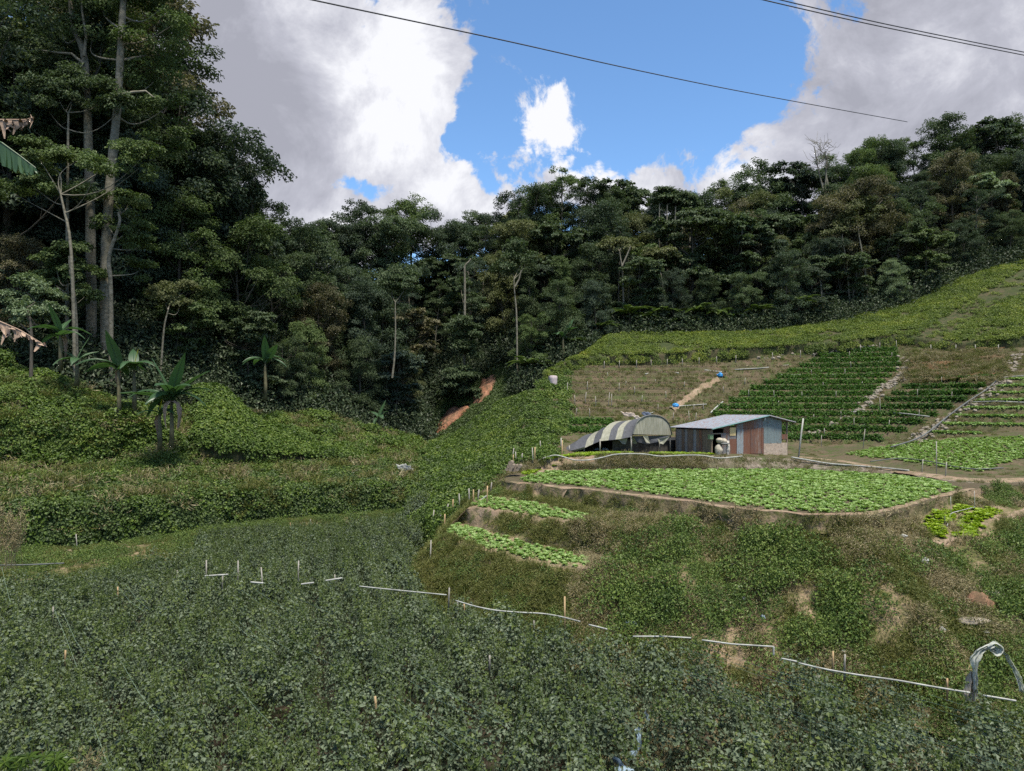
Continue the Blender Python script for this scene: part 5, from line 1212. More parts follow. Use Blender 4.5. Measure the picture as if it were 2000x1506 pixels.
# roof sheets: left plane visible, right plane small
def roofplane(a0, z0, a1, z1, mat, ns, label=None):
    for k in range(ns):
        y0 = -.32 + k * (WB + .75) / ns; y1 = y0 + (WB + .75) / ns + .02; n = 4 * max(2, int((y1 - y0) / .11)); y = np.linspace(y0, y1, n); pr = .014 * np.sin(y / .11 * 6.283)
        lo = np.stack([np.full(n, a0), y, z0 + pr + .006 * k % .01], 1); hi = np.stack([np.full(n, a1), y, z1 + pr], 1)
        V = np.concatenate([lo, hi, lo - [0, 0, .025], hi - [0, 0, .025]]); f = grid_faces(2, n); e = np.stack([np.arange(n - 1), np.arange(n - 1) + 1, np.arange(n - 1) + 2 * n + 1, np.arange(n - 1) + 2 * n], 1)
        e2 = np.array([[0, n, 3 * n, 2 * n], [n - 1, 2 * n - 1, 4 * n - 1, 3 * n - 1]])
        obj('roof_sheet', MB().add(V, np.vstack([f, f[:, ::-1] + 2 * n, e, e2])), TM[mat], hut)
roofplane(-.25, ZE - .02, RX + .03, ZR + .03, 'roof', 5)
roofplane(WA + .55, ZE2 - .22, RX - .0, ZR + .05, 'grey', 5)
for a0, z0, a1, z1 in ((-.25, ZE - .02, RX, ZR + .03), (RX, ZR + .05, WA + .5, ZE2 - .2)):
    mb = MB(); v, f = tube([(a0, -.33, z0 - .05), (a1, -.33, z1 - .05)], .045, 4); mb.add(v, f); obj('fascia_board', mb, TM['greyplank'] if a0 > 0 else plain('teal_trim', (0.10, 0.20, 0.20)), hut)
mb = MB(); v, f = box((A(1490), -.15, y2z(1490, 818)), (.12, .12, .22)); mb.add(v, f); obj('lamp_box', mb, M['pvc'], hut)
mb = MB(); v, f = box((-.14, -.06, y2z(1388, 854)), (.3, .2, .26)); mb.add(v, f); v, f = box((-.14, -.06, y2z(1388, 849.5)), (.34, .24, .03)); mb.add(v, f); obj('meter_box', mb, plain('green_metal_box', (0.13, 0.20, 0.11)), hut)
# sacks and cloth at the door
def lump(seed, sx, sy, sz, amp=.18, freq=2.2, n=14, m=20, off=0):
    th = np.linspace(0, math.pi, n)[:, None]; ph = np.linspace(0, 2 * math.pi, m)[None]
    G = np.stack([np.sin(th) * np.cos(ph), np.sin(th) * np.sin(ph), np.cos(th) + 0 * ph], -1)
    G = G * (1 + amp * fbm(G * freq + seed * 3.7, 4))[..., None] * [sx, sy, sz]
    G[:, -1] = G[:, 0]
    return G.reshape(-1, 3), grid_faces(n, m)
M['sack'] = plain('woven_sack', (0.36, 0.32, 0.25), .85, .3, 6, bump=.4)
def loc_hut(a, b, z): c, s = math.cos(hut.rotation_euler[2]), math.sin(hut.rotation_euler[2]); return (S_[0] + a * c - b * s, S_[1] + a * s + b * c, S_[2] + z)
for i, (px, py, sx, sz, lab) in enumerate([(1396, 879, .26, .42, 'bulging cream sack standing in the hut doorway'), (1405, 862, .26, .22, 'crumpled pale sack on top of the doorway pile'), (1398, 860, .24, .2, 'small cream bundle on the left of the doorway pile')]):
    v, f = lump(i, sx, .25, sz); o = obj('sack', MB().add(v, f, smooth=True), M['sack'], None, loc_hut(A(px), -.38, y2z(px, py))); tag(o, lab, 'sack', 'sacks at the hut doorway')
v, f = lump(9, .12, .10, .55, .5, 3.4, 22, 20); o = obj('hanging_cloth', MB().add(v, f, smooth=True), plain('white_cloth', (.45, .42, .37), .9, .15), None, loc_hut(A(1409), -.62, y2z(1409, 876))); tag(o, 'white cloth hanging over the sacks at the hut door', 'cloth')
v, f = lump(10, .3, .1, .07, .3, 3.0); o = obj('hanging_strap', MB().add(v, f, smooth=True), M['hose'], None, loc_hut(A(1402), -.66, y2z(1402, 866))); tag(o, 'dark rope bundle lying across the doorway sacks', 'rope')

# ------------------------------------------------------------------ striped net house
net = empty('net_house', P(1200, 885, 50)); nb = np.array(net.location)
tag(net, 'arched net tunnel with black and cream stripes left of the hut', 'net house')
# arches from left (low, far) to right (tall, near): foot front, apex, foot back as photo points with distance
arch = [((1098, 884, 50.5), (1112, 868, 54), (1130, 868, 57)), ((1120, 879, 50.3), (1143, 850, 53.3), (1165, 858, 56)), ((1142, 875, 50.1), (1168, 842, 53), (1190, 855, 56)), ((1158, 868, 50), (1184, 834, 53), (1208, 852, 56)), ((1172, 862, 49.8), (1208, 823, 52.8), (1235, 850, 56)),
        ((1195, 860, 49.6), (1226, 822, 52.6), (1256, 850, 56)), ((1212, 858, 49.5), (1244, 819, 52.4), (1275, 848, 56)), ((1234, 854, 49.4), (1262, 817, 52.2), (1300, 848, 56)), ((1236, 848, 49.3), (1276, 811.5, 51.0), (1312, 849.5, 52.6))]
def arch_curve(a, n=13):
    p0, p1, p2 = (P(*q) - nb for q in a); u = np.linspace(-1, 1, n)[:, None]
    base = np.where(u < 0, p0 * (-u) + p1 * (1 + u), p1 * (1 - u) + p2 * u)
    chord = p1[2] - np.interp(u[:, 0], [-1, 0, 1], [p0[2], p1[2], p2[2]])
    zz = np.interp(u[:, 0], [-1, 1], [p0[2], p2[2]]); hz = p1[2] - (p0[2] + p2[2]) / 2
    out_ = base.copy(); out_[:, 2] = zz + hz * np.sqrt(np.maximum(0, 1 - np.abs(u[:, 0]) ** 2.3))
    return out_
cur = [arch_curve(a) for a in arch]
stripe = ['dark', 'dark', 'dark', 'cream', 'dark', 'cream', 'dark', 'cream', 'dark', 'cream', 'dark', 'dark']
segs = [(0, 1, 'dark'), (1, 2, 'dark'), (2, 3, 'cream'), (3, 4, 'dark'), (4, 4.7, 'cream'), (4.7, 5.4, 'dark'), (5.4, 6.1, 'cream'), (6.1, 8, 'dark')]
def cur_at(t):
    i = min(int(t), len(cur) - 2); return cur[i] * (1 - (t - i)) + cur[i + 1] * (t - i)
for k, (t0, t1, c) in enumerate(segs):
    tt = np.linspace(t0, t1, 5); G = np.array([cur_at(t) for t in tt]); G[1:-1, :, 2] -= .05 * np.sin(np.linspace(0, math.pi, 13)); G[..., 2] += .02 * fbm(G * 2, 3) + .004 * k
    o = obj('net_panel', MB().add(G.reshape(-1, 3), grid_faces(*G.shape[:2]), smooth=True), M['creamnet'] if c == 'cream' else M['darknet'], net); o['label'] = 'cream sheet stripe' if c == 'cream' else 'black net stripe'
# end panel
e = cur_at(8); chord = np.array([e[0] * (1 - t) + e[-1] * t for t in np.linspace(0, 1, 13)]); G = np.array([e * (1 - s) + (chord + [0, -.05, 0]) * s for s in np.linspace(0, 1, 6)]); G[..., 1] += .10 * fbm(G * [2.2, 2.2, .3], 3) - .03; G[0] = e + [0, -.03, .01]
obj('end_panel', MB().add(G.reshape(-1, 3), grid_faces(6, 13), smooth=True), M['creamnet'], net)
mb = MB(); v, f = tube(e + [0, -.05, .02], .05, 5); mb.add(v, f)
v, f = tube(cur_at(6.1) + [0, 0, .02], .03, 4); mb.add(v, f); obj('arch_frame', mb, M['hose'], net)
# torn flaps under the end and the side skirt
for (pts_, c) in (([(1234, 852), (1310, 850), (1290, 862), (1262, 868), (1240, 862)], 'dark'), ([(1207, 858), (1226, 856), (1222, 868), (1214, 866)], 'cream'), ([(1236, 850), (1244, 866), (1238, 868), (1232, 856)], 'cream'), ([(1256, 851), (1266, 851), (1270, 866), (1262, 864)], 'cream'), ([(1285, 857), (1308, 853), (1296, 868), (1288, 866)], 'cream'), ([(1118, 880), (1142, 873), (1140, 877), (1124, 882)], 'cream')):
    d0 = 49.2 + .15 * len(pts_); V = np.array([P(a, b, d0) for a, b in pts_]) - nb; V[:, 1] += rng.normal(size=len(V)) * .12; cc_ = V.mean(0) + [0, .1, 0]; V = np.vstack([V, cc_]); n = len(pts_)
    obj('torn_flap', MB().add(V, [[i, (i + 1) % n, n] for i in range(n)]), M['creamnet'] if c == 'cream' else M['darknet'], net)
for px, y0, y1, d in ((1096, 886, 855, 50.6), (1112, 884, 870, 50.2), (1141, 883, 873, 50.4), (1172, 884, 858, 49.8), (1233, 885, 852, 49.4), (1309, 884, 850, 52.6), (1288, 884, 851, 51.6)):
    a = P(px, y0, d) - nb; b = P(px, y1, d) - nb; v, f = tube([a, b], .045, 6); obj('post', MB().add(v, f, smooth=True), M['greypole'], net)
# dark skirt nets beneath
G = np.array([[P(a, b, d) - nb for a, b, d in row] for row in ([(1196, 860, 50.2), (1240, 858, 50.1), (1290, 862, 52.0), (1328, 858, 53.6)], [(1196, 888, 50.4), (1240, 888, 50.3), (1290, 888, 52.1), (1328, 888, 53.8)])])
G2 = np.array([[np.array([np.interp(t, [0, 1, 2, 3], G[r_, :, i]) for i in range(3)]) for t in np.linspace(0, 3, 30)] for r_ in (0, 1)]); rows = np.array([G2[0] * (1 - s) + G2[1] * s for s in np.linspace(0, 1, 7)]); rows[..., 1] += .18 * fbm(rows * 1.6, 3)
obj('skirt_net', MB().add(rows.reshape(-1, 3), grid_faces(7, 30), smooth=True), plain('brown_black_net', (0.045, 0.04, 0.035), .9, .6, 4), net)
rows = np.array([[P(1098 + t * 232, 884 - s * 30, 55.8) - nb for t in np.linspace(0, 1, 12)] for s in (0, 1)]); obj('back_net', MB().add(rows.reshape(-1, 3), grid_faces(2, 12)), M['darknet'], net)
# seedling trays inside the tunnel
for px, py, lab in ((1166, 881, 'pale blue tray on the left inside the net house'), (1182, 880, 'whitish tray on the right inside the net house')):
    c = P(px, py, 51.6); v, f = box((0, 0, 0), (.55, .4, .12)); v2, f2_ = lump(px, .25, .18, .12); o = obj('crop_tray', MB().add(v, f).add(v2 + [0, 0, .08], f2_), M['bagblue'], None, c); tag(o, lab, 'tray', 'trays inside the net house')
# tattered sheets behind the net house
def cloth(name, pts_, d, mat, label, cat, amp=.15, group=None, thick=True):
    q = np.array([P(a, b, d) if np.ndim(d) == 0 else P(a, b, d[i]) for i, (a, b) in enumerate(pts_)]); b0_ = q.mean(0)
    q = q - b0_; n = 9; u = np.linspace(0, 1, n)
    top = q[0][None] * (1 - u[:, None]) + q[1][None] * u[:, None]; bot = q[3][None] * (1 - u[:, None]) + q[2][None] * u[:, None]
    G = np.array([top * (1 - s) + bot * s for s in u]); G = G + amp * np.stack([fbm(G * 3 + o_, 4) for o_ in (1, 12, 23)], -1)
    mb = MB().add(G.reshape(-1, 3), grid_faces(n, n), smooth=True); o = obj(name, mb, mat, None, b0_)
    if thick: s_ = o.modifiers.new('thickness', 'SOLIDIFY'); s_.thickness = .015
    return tag(o, label, cat, group)
cloth('torn_sheet', [(1210, 806), (1232, 804), (1248, 814), (1222, 812)], 60, plain('beige_sheet', (.42, .34, .28)), 'beige torn sheet flapping on sticks behind the net house', 'sheet')
cloth('torn_sheet', [(1234, 812), (1246, 811), (1262, 820), (1250, 822)], 59, plain('beige_sheet', (.42, .36, .30)), 'trailing pale end of torn sheet touching the net house roof', 'sheet')
cloth('tarp', [(1252, 804), (1266, 803), (1272, 812), (1258, 812)], 60, plain('slate_tarp', (.10, .12, .17)), 'dark blue-grey tarp scrap behind the net house roof', 'tarp')

# ------------------------------------------------------------------ small things
def pole(px, py, h, r, mat, label, name='stake', cat='stake', group=None, lean=0.0, d=None, bvs=None):
    """h in photo pixels at that distance; base on the ground under the photo point"""
    b = at(px, py, bvs) if d is None else P(px, py, d)
    if b is None: return None
    H = h * b[1] / F
    v, f = tube([(0, 0, -.3), (lean * H * .5, 0, H * .5), (lean * H, 0, H)], [r, r * .95, r * .9], 6)
    o = obj(name, MB().add(v, f, smooth=True), mat, None, b); return tag(o, label, cat, group)
rank = None
ordx = lambda k: (ords + ['twenty-first', 'twenty-second', 'twenty-third', 'twenty-fourth', 'twenty-fifth', 'twenty-sixth', 'twenty-seventh', 'twenty-eighth', 'twenty-ninth', 'thirtieth'])[k]
hillp = [(1108, 772, 25), (1123, 790, 18), (1142, 790, 24), (1147, 763, 18), (1164, 796, 22), (1187, 798, 32), (1194, 797, 28), (1152, 814, 16), (1125, 811, 14), (1209, 764, 16), (1240, 771, 16), (1253, 786, 14), (1285, 801, 12), (1301, 780, 16), (1336, 757, 12), (1355, 803, 14), (1346, 824, 22), (1358, 824, 18), (1315, 820, 14), (1374, 801, 14), (1454, 752, 14),
         (1462, 775, 14), (1187, 736, 9), (1222, 752, 8), (1280, 749, 8), (1413, 765, 10)]
where = lambda px, py: ('above the net house' if px < 1240 else 'between net house and hut' if px < 1330 else 'behind the hut roof' if px < 1500 else 'on the green terraces')
for i, (px, py, h) in enumerate(hillp):
    pole(px, py, h, .03, M['greypole'], f"thin pale stake {'leaning ' if i % 3 == 2 else ''}{'high' if py < 775 else 'low'} on the bare beds {where(px, py)}, {ordx(sorted(q[0] for q in hillp).index(px))} from left", group='stakes on the bare hill beds', lean=[.05, -.08, .25][i % 3] * .5, bvs=[BV['hill'], BV['yard']])
greenp = [(1590, 700, 10), (1658, 698, 12), (1662, 718, 12), (1650, 735, 14), (1742, 702, 14), (1725, 726, 8), (1585, 730, 8), (1748, 761, 14), (1839, 752, 16), (1907, 747, 12), (1512, 777, 14), (1566, 779, 14), (1633, 778, 14), (1519, 797, 14), (1608, 756, 10), (1684, 753, 8), (1792, 778, 18), (1858, 779, 14), (1720, 810, 34), (1795, 816, 16), (1668, 838, 22), (1735, 840, 20), (1643, 815, 12),
          (1604, 872, 22), (1610, 856, 20), (1685, 876, 38), (1590, 825, 16)]
rank = lambda lst, px: sorted(q[0] for q in lst).index(px)
ordx = lambda k: (ords + ['twenty-first', 'twenty-second', 'twenty-third', 'twenty-fourth', 'twenty-fifth', 'twenty-sixth', 'twenty-seventh', 'twenty-eighth', 'twenty-ninth', 'thirtieth'])[k]
for i, (px, py, h) in enumerate(greenp):
    zone = [q for q in greenp if (q[1] < 770) == (py < 770) and (q[1] < 830) == (py < 830)]
    pole(px, py, h, .028, M['greypole'], f"thin white sprinkler pole {'among the upper green rows' if py < 770 else 'among the middle green rows' if py < 830 else 'in the lowest green rows beside the hut'}, {ordx(rank(zone, px))} from the left", 'sprinkler_pole', 'pole', 'sprinkler poles on the green terraces', lean=[0, .12, -.05, .03][i % 4], bvs=[BV['hill'], BV['yard']])
for i, px in enumerate([1180, 1210, 1243, 1272, 1303, 1333, 1365, 1400, 1437, 1509, 1563, 1612, 1646, 1681, 1718, 1751]):
    y = np.interp(px, [1100, 1340, 1480, 1640, 1760], [720, 712, 703, 690, 676]); pole(px, y + 3, 15, .035, M['greypole'], f'{ordx(i)} grey post from the left under the upper vine trellis edge', 'trellis_post', 'post', 'posts under the upper vine trellis', lean=.03 * (-1) ** i, bvs=[BV['hill'], BV['up']])
for i, px in enumerate([1818, 1867, 1905, 1950]):
    pole(px, 690, 17, .045, M['greypole'], f'{ordx(i)} grey post from the left under the right vine slope edge', 'trellis_post', 'post', 'posts under the right vine trellis', bvs=[BV['hill'], BV['up']])
pole(1559, 893, 76, .06, M['pvc'], 'tall thick white post leaning right of the hut', 'white_post', 'post', lean=.13, bvs=[BV['yard']])
for px, py, h, lab in ((1829, 928, 66, 'tall thin grey rod at the near corner of upper lettuce bed'), (1800, 925, 28, 'short thin rod left of the tall grey rod'), (1846, 932, 30, 'short thin rod right of the tall grey rod')):
    pole(px, py, h, .03, M['greypole'], lab, 'rod', 'rod', lean=0 if h > 40 else .1)
for px, py, h, lab in ((1858, 1012, 42, 'slim white riser at the near lime bed'), (1904, 995, 36, 'slim white riser at the far lime bed'), (1846, 1030, 22, 'short dark rod in the near lime bed')):
    pole(px, py, h, .012, M['pvc'] if 'white' in lab else M['hose'], lab, 'riser_pipe', 'pipe', lean=-.03)
for i, (px, py, h) in enumerate([(951, 985, 36), (958, 962, 20), (917, 984, 30), (924, 982, 26), (933, 978, 22), (898, 998, 34), (884, 1005, 30), (872, 1012, 28), (862, 1030, 26), (868, 1036, 32), (843, 1036, 40), (1041, 908, 34), (1044, 905, 32), (1018, 905, 20), (1008, 908, 26), (1002, 912, 24), (1000, 905, 30), (1056, 883, 22), (1097, 905, 45)]):
    pole(px, py, h, .035, M['greypole'] if i % 3 else M['cane'], f"{'pale' if i % 3 else 'tan'} cane post {['standing free at the middle ledge corner', 'leaning at the dark netting beside the ledges', 'in the row down the edge of the valley vines', 'by the log pile corner'][0 if i == 0 else 1 if i < 6 else 2 if i < 11 else 3]}, {['shortest', 'short', 'middling', 'tall', 'tallest'][min(4, h // 10)]}{['', ', leaning', ', thin'][i % 3]}", 'cane_post', 'post', 'cane posts between the ledges and the valley', lean=[.03, .12, -.04][i % 3])
for i, (px, py, h, c) in enumerate([(1103, 1240, 75, 'cane'), (876, 1180, 32, 'greypole'), (908, 1200, 22, 'cane'), (893, 1195, 20, 'greypole'), (465, 1145, 50, 'greypole'), (434, 1150, 28, 'greypole'), (514, 1158, 50, 'greypole'), (582, 1140, 45, 'greypole'), (403, 1142, 48, 'greypole'), (345, 1140, 26, 'greypole'), (151, 1075, 32, 'greypole'), (103, 1215, 30, 'greypole'), (230, 1170, 24, 'cane'), (127, 1290, 20, 'cane'), (90, 1070, 14, 'greypole'),
                                   (413, 1025, 14, 'greypole'), (497, 1012, 12, 'greypole'), (460, 1050, 22, 'greypole'), (568, 1035, 14, 'cane'), (606, 1028, 14, 'greypole'), (1627, 1306, 34, 'cane'), (1649, 1308, 30, 'greypole'), (735, 1390, 30, 'cane'), (956, 1296, 16, 'greypole'), (1043, 1230, 18, 'greypole'), (310, 1050, 40, 'greypole'), (655, 1140, 18, 'greypole'), (840, 1115, 60, 'greypole'), (1850, 1345, 20, 'cane')]):
    D_ = (8 - (1.2 if py > 1085 else 0)) * F / (py - 800) if py > 1085 else None
    tint = 'tan bamboo' if c == 'cane' else 'grey'
    pole(px, py, h, .028, M[c], ('tallest orange-tan cane at the foot of the ledges' if i == 0 else f"{tint} bean stake {('at the near end of' if px < 200 else 'midway along' if px < 480 else 'at the far end of') + ' the path' if px < 620 and py < 1080 else 'in the far beans by the ' + ('first' if px < 420 else 'second' if px < 480 else 'third' if px < 560 else 'fourth') + ' pipe bit' if px < 620 and py < 1200 else 'in the near left beans' if px < 620 else 'near the pipe below the ledges' if px < 1300 else 'on the right field edge'}, {'tall' if h > 35 else 'mid-height' if h > 22 else 'short'}, {['upright', 'tilted', 'leaning left', 'bent'][i % 4]}"),
         'bean_stake', 'stake', 'stakes in and around the bean field', lean=[.0, .05, -.08, .03][i % 4], d=D_)
def pipe(pts_, z, r, mat, label, name='water_pipe', cat='pipe', group=None, d=None, follow=False, lift=.12, posts=()):
    q = []
    for k, (a, b) in enumerate(pts_):
        if follow: h = at(a, b); h = None if h is None else h + [0, 0, lift]
        elif d is not None: h = P(a, b, d if np.ndim(d) == 0 else d[k])
        else: h = P(a, b, (CZ - z) * F / (b - 800))
        if h is not None: q.append(h)
    q = np.array(q); t = np.linspace(0, len(q) - 1, 4 * len(q)); c = np.stack([np.interp(t, np.arange(len(q)), q[:, i]) for i in range(3)], 1)
    if len(c) > 12: c = smooth_cols(c, 2)
    b0_ = c[0].copy(); v, f = tube(c - b0_, r, 6); mb = MB().add(v, f, smooth=True)
    o = obj(name, mb, mat, None, b0_); return tag(o, label, cat, group)
GP = 'white pipe lengths along the bean field edge'
pipe([(702, 1145), (740, 1149), (800, 1155), (872, 1162)], 1.85, .02, M['pvc'], 'white pipe length ending at the short thick post left of the ledges', group=GP)
pipe([(890, 1173), (930, 1185), (965, 1192), (1010, 1196), (1060, 1198), (1095, 1204), (1133, 1214)], 1.85, .021, M['pvc'], 'long curved white pipe passing the tall orange-tan cane', group=GP)
pipe([(1150, 1220), (1186, 1229)], 1.8, .021, M['pvc'], 'short white pipe right of the curved length', group=GP)
pipe([(1236, 1243), (1300, 1243), (1350, 1246)], 1.75, .021, M['pvc'], 'level white pipe in front of the plastic rubbish', group=GP)
pipe([(1371, 1250), (1430, 1258), (1511, 1263)], 1.75, .021, M['pvc'], 'white pipe with a bent-down right end at mid bank', group=GP)
pipe([(1511, 1263), (1511, 1280)], 1.7, .025, M['pvc'], 'short down-turned pipe end on the field edge', group=GP, d=19.4)
pipe([(1526, 1286), (1556, 1292)], 1.7, .02, M['pvc'], 'tiny white pipe scrap between two long lengths', group=GP)
pipe([(1560, 1295), (1610, 1307), (1680, 1319), (1750, 1328), (1820, 1341), (1895, 1353)], 1.7, .021, M['pvc'], 'longest white pipe running down to the draped plastic', group=GP)
pipe([(1920, 1358), (1985, 1369)], 1.7, .021, M['pvc'], 'last white pipe length at the right, past the draped plastic', group=GP)
for (a, b), lab in zip([((400, 1125), (446, 1122)), ((490, 1137), (514, 1139)), ((588, 1141), (613, 1138)), ((636, 1134), (668, 1129))], ['leftmost short white pipe resting on two stakes in the far beans', 'second short pipe fragment from the left in the far beans', 'third short pipe fragment in the far beans', 'fourth short pipe fragment with a stub in the far beans']):
    pipe([a, b], 1.9, .03, M['pvc'], lab, group='short pipe bits in the far left beans')
pipe([(1045, 903), (1065, 893), (1085, 888), (1103, 893), (1120, 899), (1150, 899), (1180, 893), (1200, 887), (1240, 886), (1262, 887), (1290, 892), (1330, 889), (1375, 889), (1402, 896), (1450, 891)], 0, .04, M['pvc'], 'wavy pale hose along the top of the low bank behind the lettuces', 'hose', 'hose', d=[45] * 15)
pipe([(1546, 893), (1580, 899), (1620, 906), (1680, 910), (1740, 915), (1775, 919)], 0, .05, M['pvc'], 'pale hose along the yard path right of the hut', 'hose', 'hose', d=[46.5, 46, 45, 44, 42.8, 41.5])
pipe([(1700, 905), (1760, 897), (1830, 907), (1870, 917), (1910, 921), (1960, 918)], 0, .035, M['hose'], 'dark hose sagging before the upper lettuce bed', 'hose', 'hose', follow=True)
pipe([(1740, 880), (1800, 862), (1850, 820), (1890, 790), (1930, 765), (1950, 745)], 0, .06, M['hose'], 'dark hose climbing beside the right stony gully', 'hose', 'hose', follow=True, lift=.25)
pipe([(1100, 758), (1095, 770), (1098, 782), (1110, 790)], 0, .07, M['pvc'], 'white hose curling below the pink water tank', 'hose', 'hose', follow=True)
pipe([(1090, 812), (1108, 822), (1118, 838)], 0, .06, M['pvc'], 'pale hose left of the bright green patch by the net house', 'hose', 'hose', follow=True)
pipe([(1260, 733), (1290, 727), (1325, 731)], 0, .07, M['pvc'], 'white pipe at the top edge of the brown beds', 'hose', 'hose', follow=True)
pipe([(1376, 725), (1410, 729)], 0, .07, M['pvc'], 'short white pipe above the blue sheet', 'hose', 'hose', follow=True)
pipe([(1435, 724), (1490, 721), (1540, 715)], 0, .05, M['pvc'], 'pale pipe along the top of the middle bare beds', 'hose', 'hose', follow=True)
pipe([(1270, 810), (1310, 797), (1380, 792)], 0, .05, M['pvc'], 'pale hose crossing behind the net house towards the footpath', 'hose', 'hose', follow=True)
pipe([(1660, 812), (1720, 812), (1770, 816), (1815, 822)], 0, .05, M['pvc'], 'pale irrigation line along a middle green row', 'hose', 'hose', follow=True, lift=.35)
pipe([(1525, 738), (1580, 738), (1640, 738)], 0, .05, M['pvc'], 'pale irrigation line in the upper green rows', 'hose', 'hose', follow=True, lift=.3)
pipe([(1388, 815), (1398, 805), (1412, 793)], 0, .06, M['pvc'], 'slanting white pipe piece just above the hut roof', 'hose', 'hose', follow=True, lift=.4)
pipe([(1950, 745), (1975, 742), (2040, 738)], 0, .04, M['pvc'], 'white pipe over the topmost lettuce step', 'hose', 'hose', follow=True, lift=.3)
pipe([(1900, 792), (1950, 791), (2040, 795)], 0, .04, M['pvc'], 'white pipe over the second lettuce step', 'hose', 'hose', follow=True, lift=.3)
pipe([(1850, 1033), (1857, 1008), (1904, 996)], 0, .015, M['pvc'], 'bent white pipe between the two lime lettuce beds', 'hose', 'pipe', follow=True)
pipe([(935, 980), (951, 968)], 0, .04, M['pvc'], 'short slanting white bar at the middle ledge corner', 'bar', 'bar', d=37)
pipe([(0, 1104), (60, 1103), (125, 1100)], 0, .03, M['hose'], 'dark pole lying along the left field bank', 'fallen_pole', 'pole', d=29.5)
# power lines: sagging, between poles well outside the frame
pipe([(-300, -190), (200, -90), (610, 0), (800, 40), (1000, 82), (1200, 128), (1400, 170), (1600, 207), (1772, 238)], 0, .045, M['cable'], 'single long power cable crossing the sky down to the right ridge', 'power_cable', 'cable', d=[30, 36, 44, 49, 56, 65, 76, 90, 106])
pipe([(1100, -95), (1490, 0), (1700, 48), (1850, 78), (2000, 108), (2300, 165)], 0, .035, M['cable'], 'lower of two power cables in the top right corner', 'power_cable', 'cable', d=[40, 46, 50, 54, 58, 68], group='paired cables')
pipe([(1100, -105), (1490, -8), (1700, 41), (1850, 72), (2000, 102), (2300, 160)], 0, .035, M['cable'], 'upper of two power cables in the top right corner', 'power_cable', 'cable', d=[40, 46, 50, 54, 58, 68], group='paired cables')
# water tank
b = at(1080, 752) ; b = P(1080, 752, 70) if b is None else b
r = empty('water_tank', b); tag(r, 'small pale pink barrel-shaped water tank on the valley lip', 'water tank')
s_ = b[1] / F; prof = [(8.2, 0), (8.6, 1), (8.4, 5), (8.7, 6), (8.5, 11), (8.8, 12), (8.6, 16), (8.2, 17.5)]
th = np.linspace(0, 2 * math.pi, 25); G = np.array([[(q * s_ * math.cos(t), q * s_ * math.sin(t), h * s_) for t in th] for q, h in prof]); mb = MB().add(G.reshape(-1, 3), grid_faces(len(prof), 25), smooth=True)
obj('tank_body', mb, plain('pink_plastic', (.55, .45, .45), .5, .1), r)
G = np.array([[(q * s_ * math.cos(t), q * s_ * math.sin(t), h * s_) for t in th] for q, h in [(8.3, 17.4), (5, 18.3), (.01, 18.6)]]); obj('lid', MB().add(G.reshape(-1, 3), grid_faces(3, 25), smooth=True), plain('pink_lid', (.6, .5, .5), .5, .1), r)
# plastic and rubbish
cloth('plastic_sheet', [(772, 910), (790, 904), (810, 915), (786, 922)], 53.6, M['bag'], 'crumpled whitish plastic sheet lying on the valley vines', 'plastic sheet', .25)
rub = [(1232, 1212, 26, 8, 'largest white plastic heap at the bank foot'), (1213, 1189, 8, 4, 'small pale rag above the largest plastic heap'), (1450, 1166, 9, 7, 'round white plastic bag on the bare streak'), (1486, 1201, 8, 8, 'pale blue-white bag lower right of the round bag'), (1832, 1224, 11, 9, 'white box-like scrap near the right gully'), (1916, 1229, 10, 3, 'flat white scrap under the concrete lump'), (1800, 1092, 18, 12, 'torn whitish sacking under the lime bed rim'),
       (1758, 1044, 14, 5, 'white scrap at the overhanging rim of the bank'), (1273, 1178, 5, 7, 'narrow white rag beside the leafy clump'), (1642, 1267, 10, 4, 'grey scrap low on the bank'), (1598, 1320, 30, 10, 'grey plastic strip among the right beans'), (1426, 1098, 4, 3, 'tiny white scrap high on the bank')]
for i, (px, py, w_, h_, lab) in enumerate(rub):
    b = at(px, py + h_ * .5, [BV['slope'], BV['field']]); 
    if b is None: continue
    s_ = b[1] / F; v, f = lump(i + 20, w_ * s_ * .5, .14, h_ * s_ * .55, .6, 2.4); o = obj('plastic_rubbish', MB().add(v, f), M['bagblue'] if 'blue' in lab or i == 0 else M['bag'], None, b + [0, -.18, h_ * s_ * .35]); tag(o, lab, 'plastic rubbish', 'plastic rubbish on the bank')
for px, py, lab, ln in ((1404, 737, 'blue plastic sheet at the top of the steep footpath', 10), (1318, 797, 'blue plastic sheet at the foot of the steep footpath', 12)):
    b = at(px, py, [BV['hill'], BV['yard']]); s_ = b[1] / F; v, f = lump(px, ln * s_ * .55, .2, 4.5 * s_, .5, 2); o = obj('blue_sheet', MB().add(v, f), M['bluetarp'], None, b + [0, -.4, .22]); tag(o, lab, 'plastic sheet', 'blue sheets on the footpath')
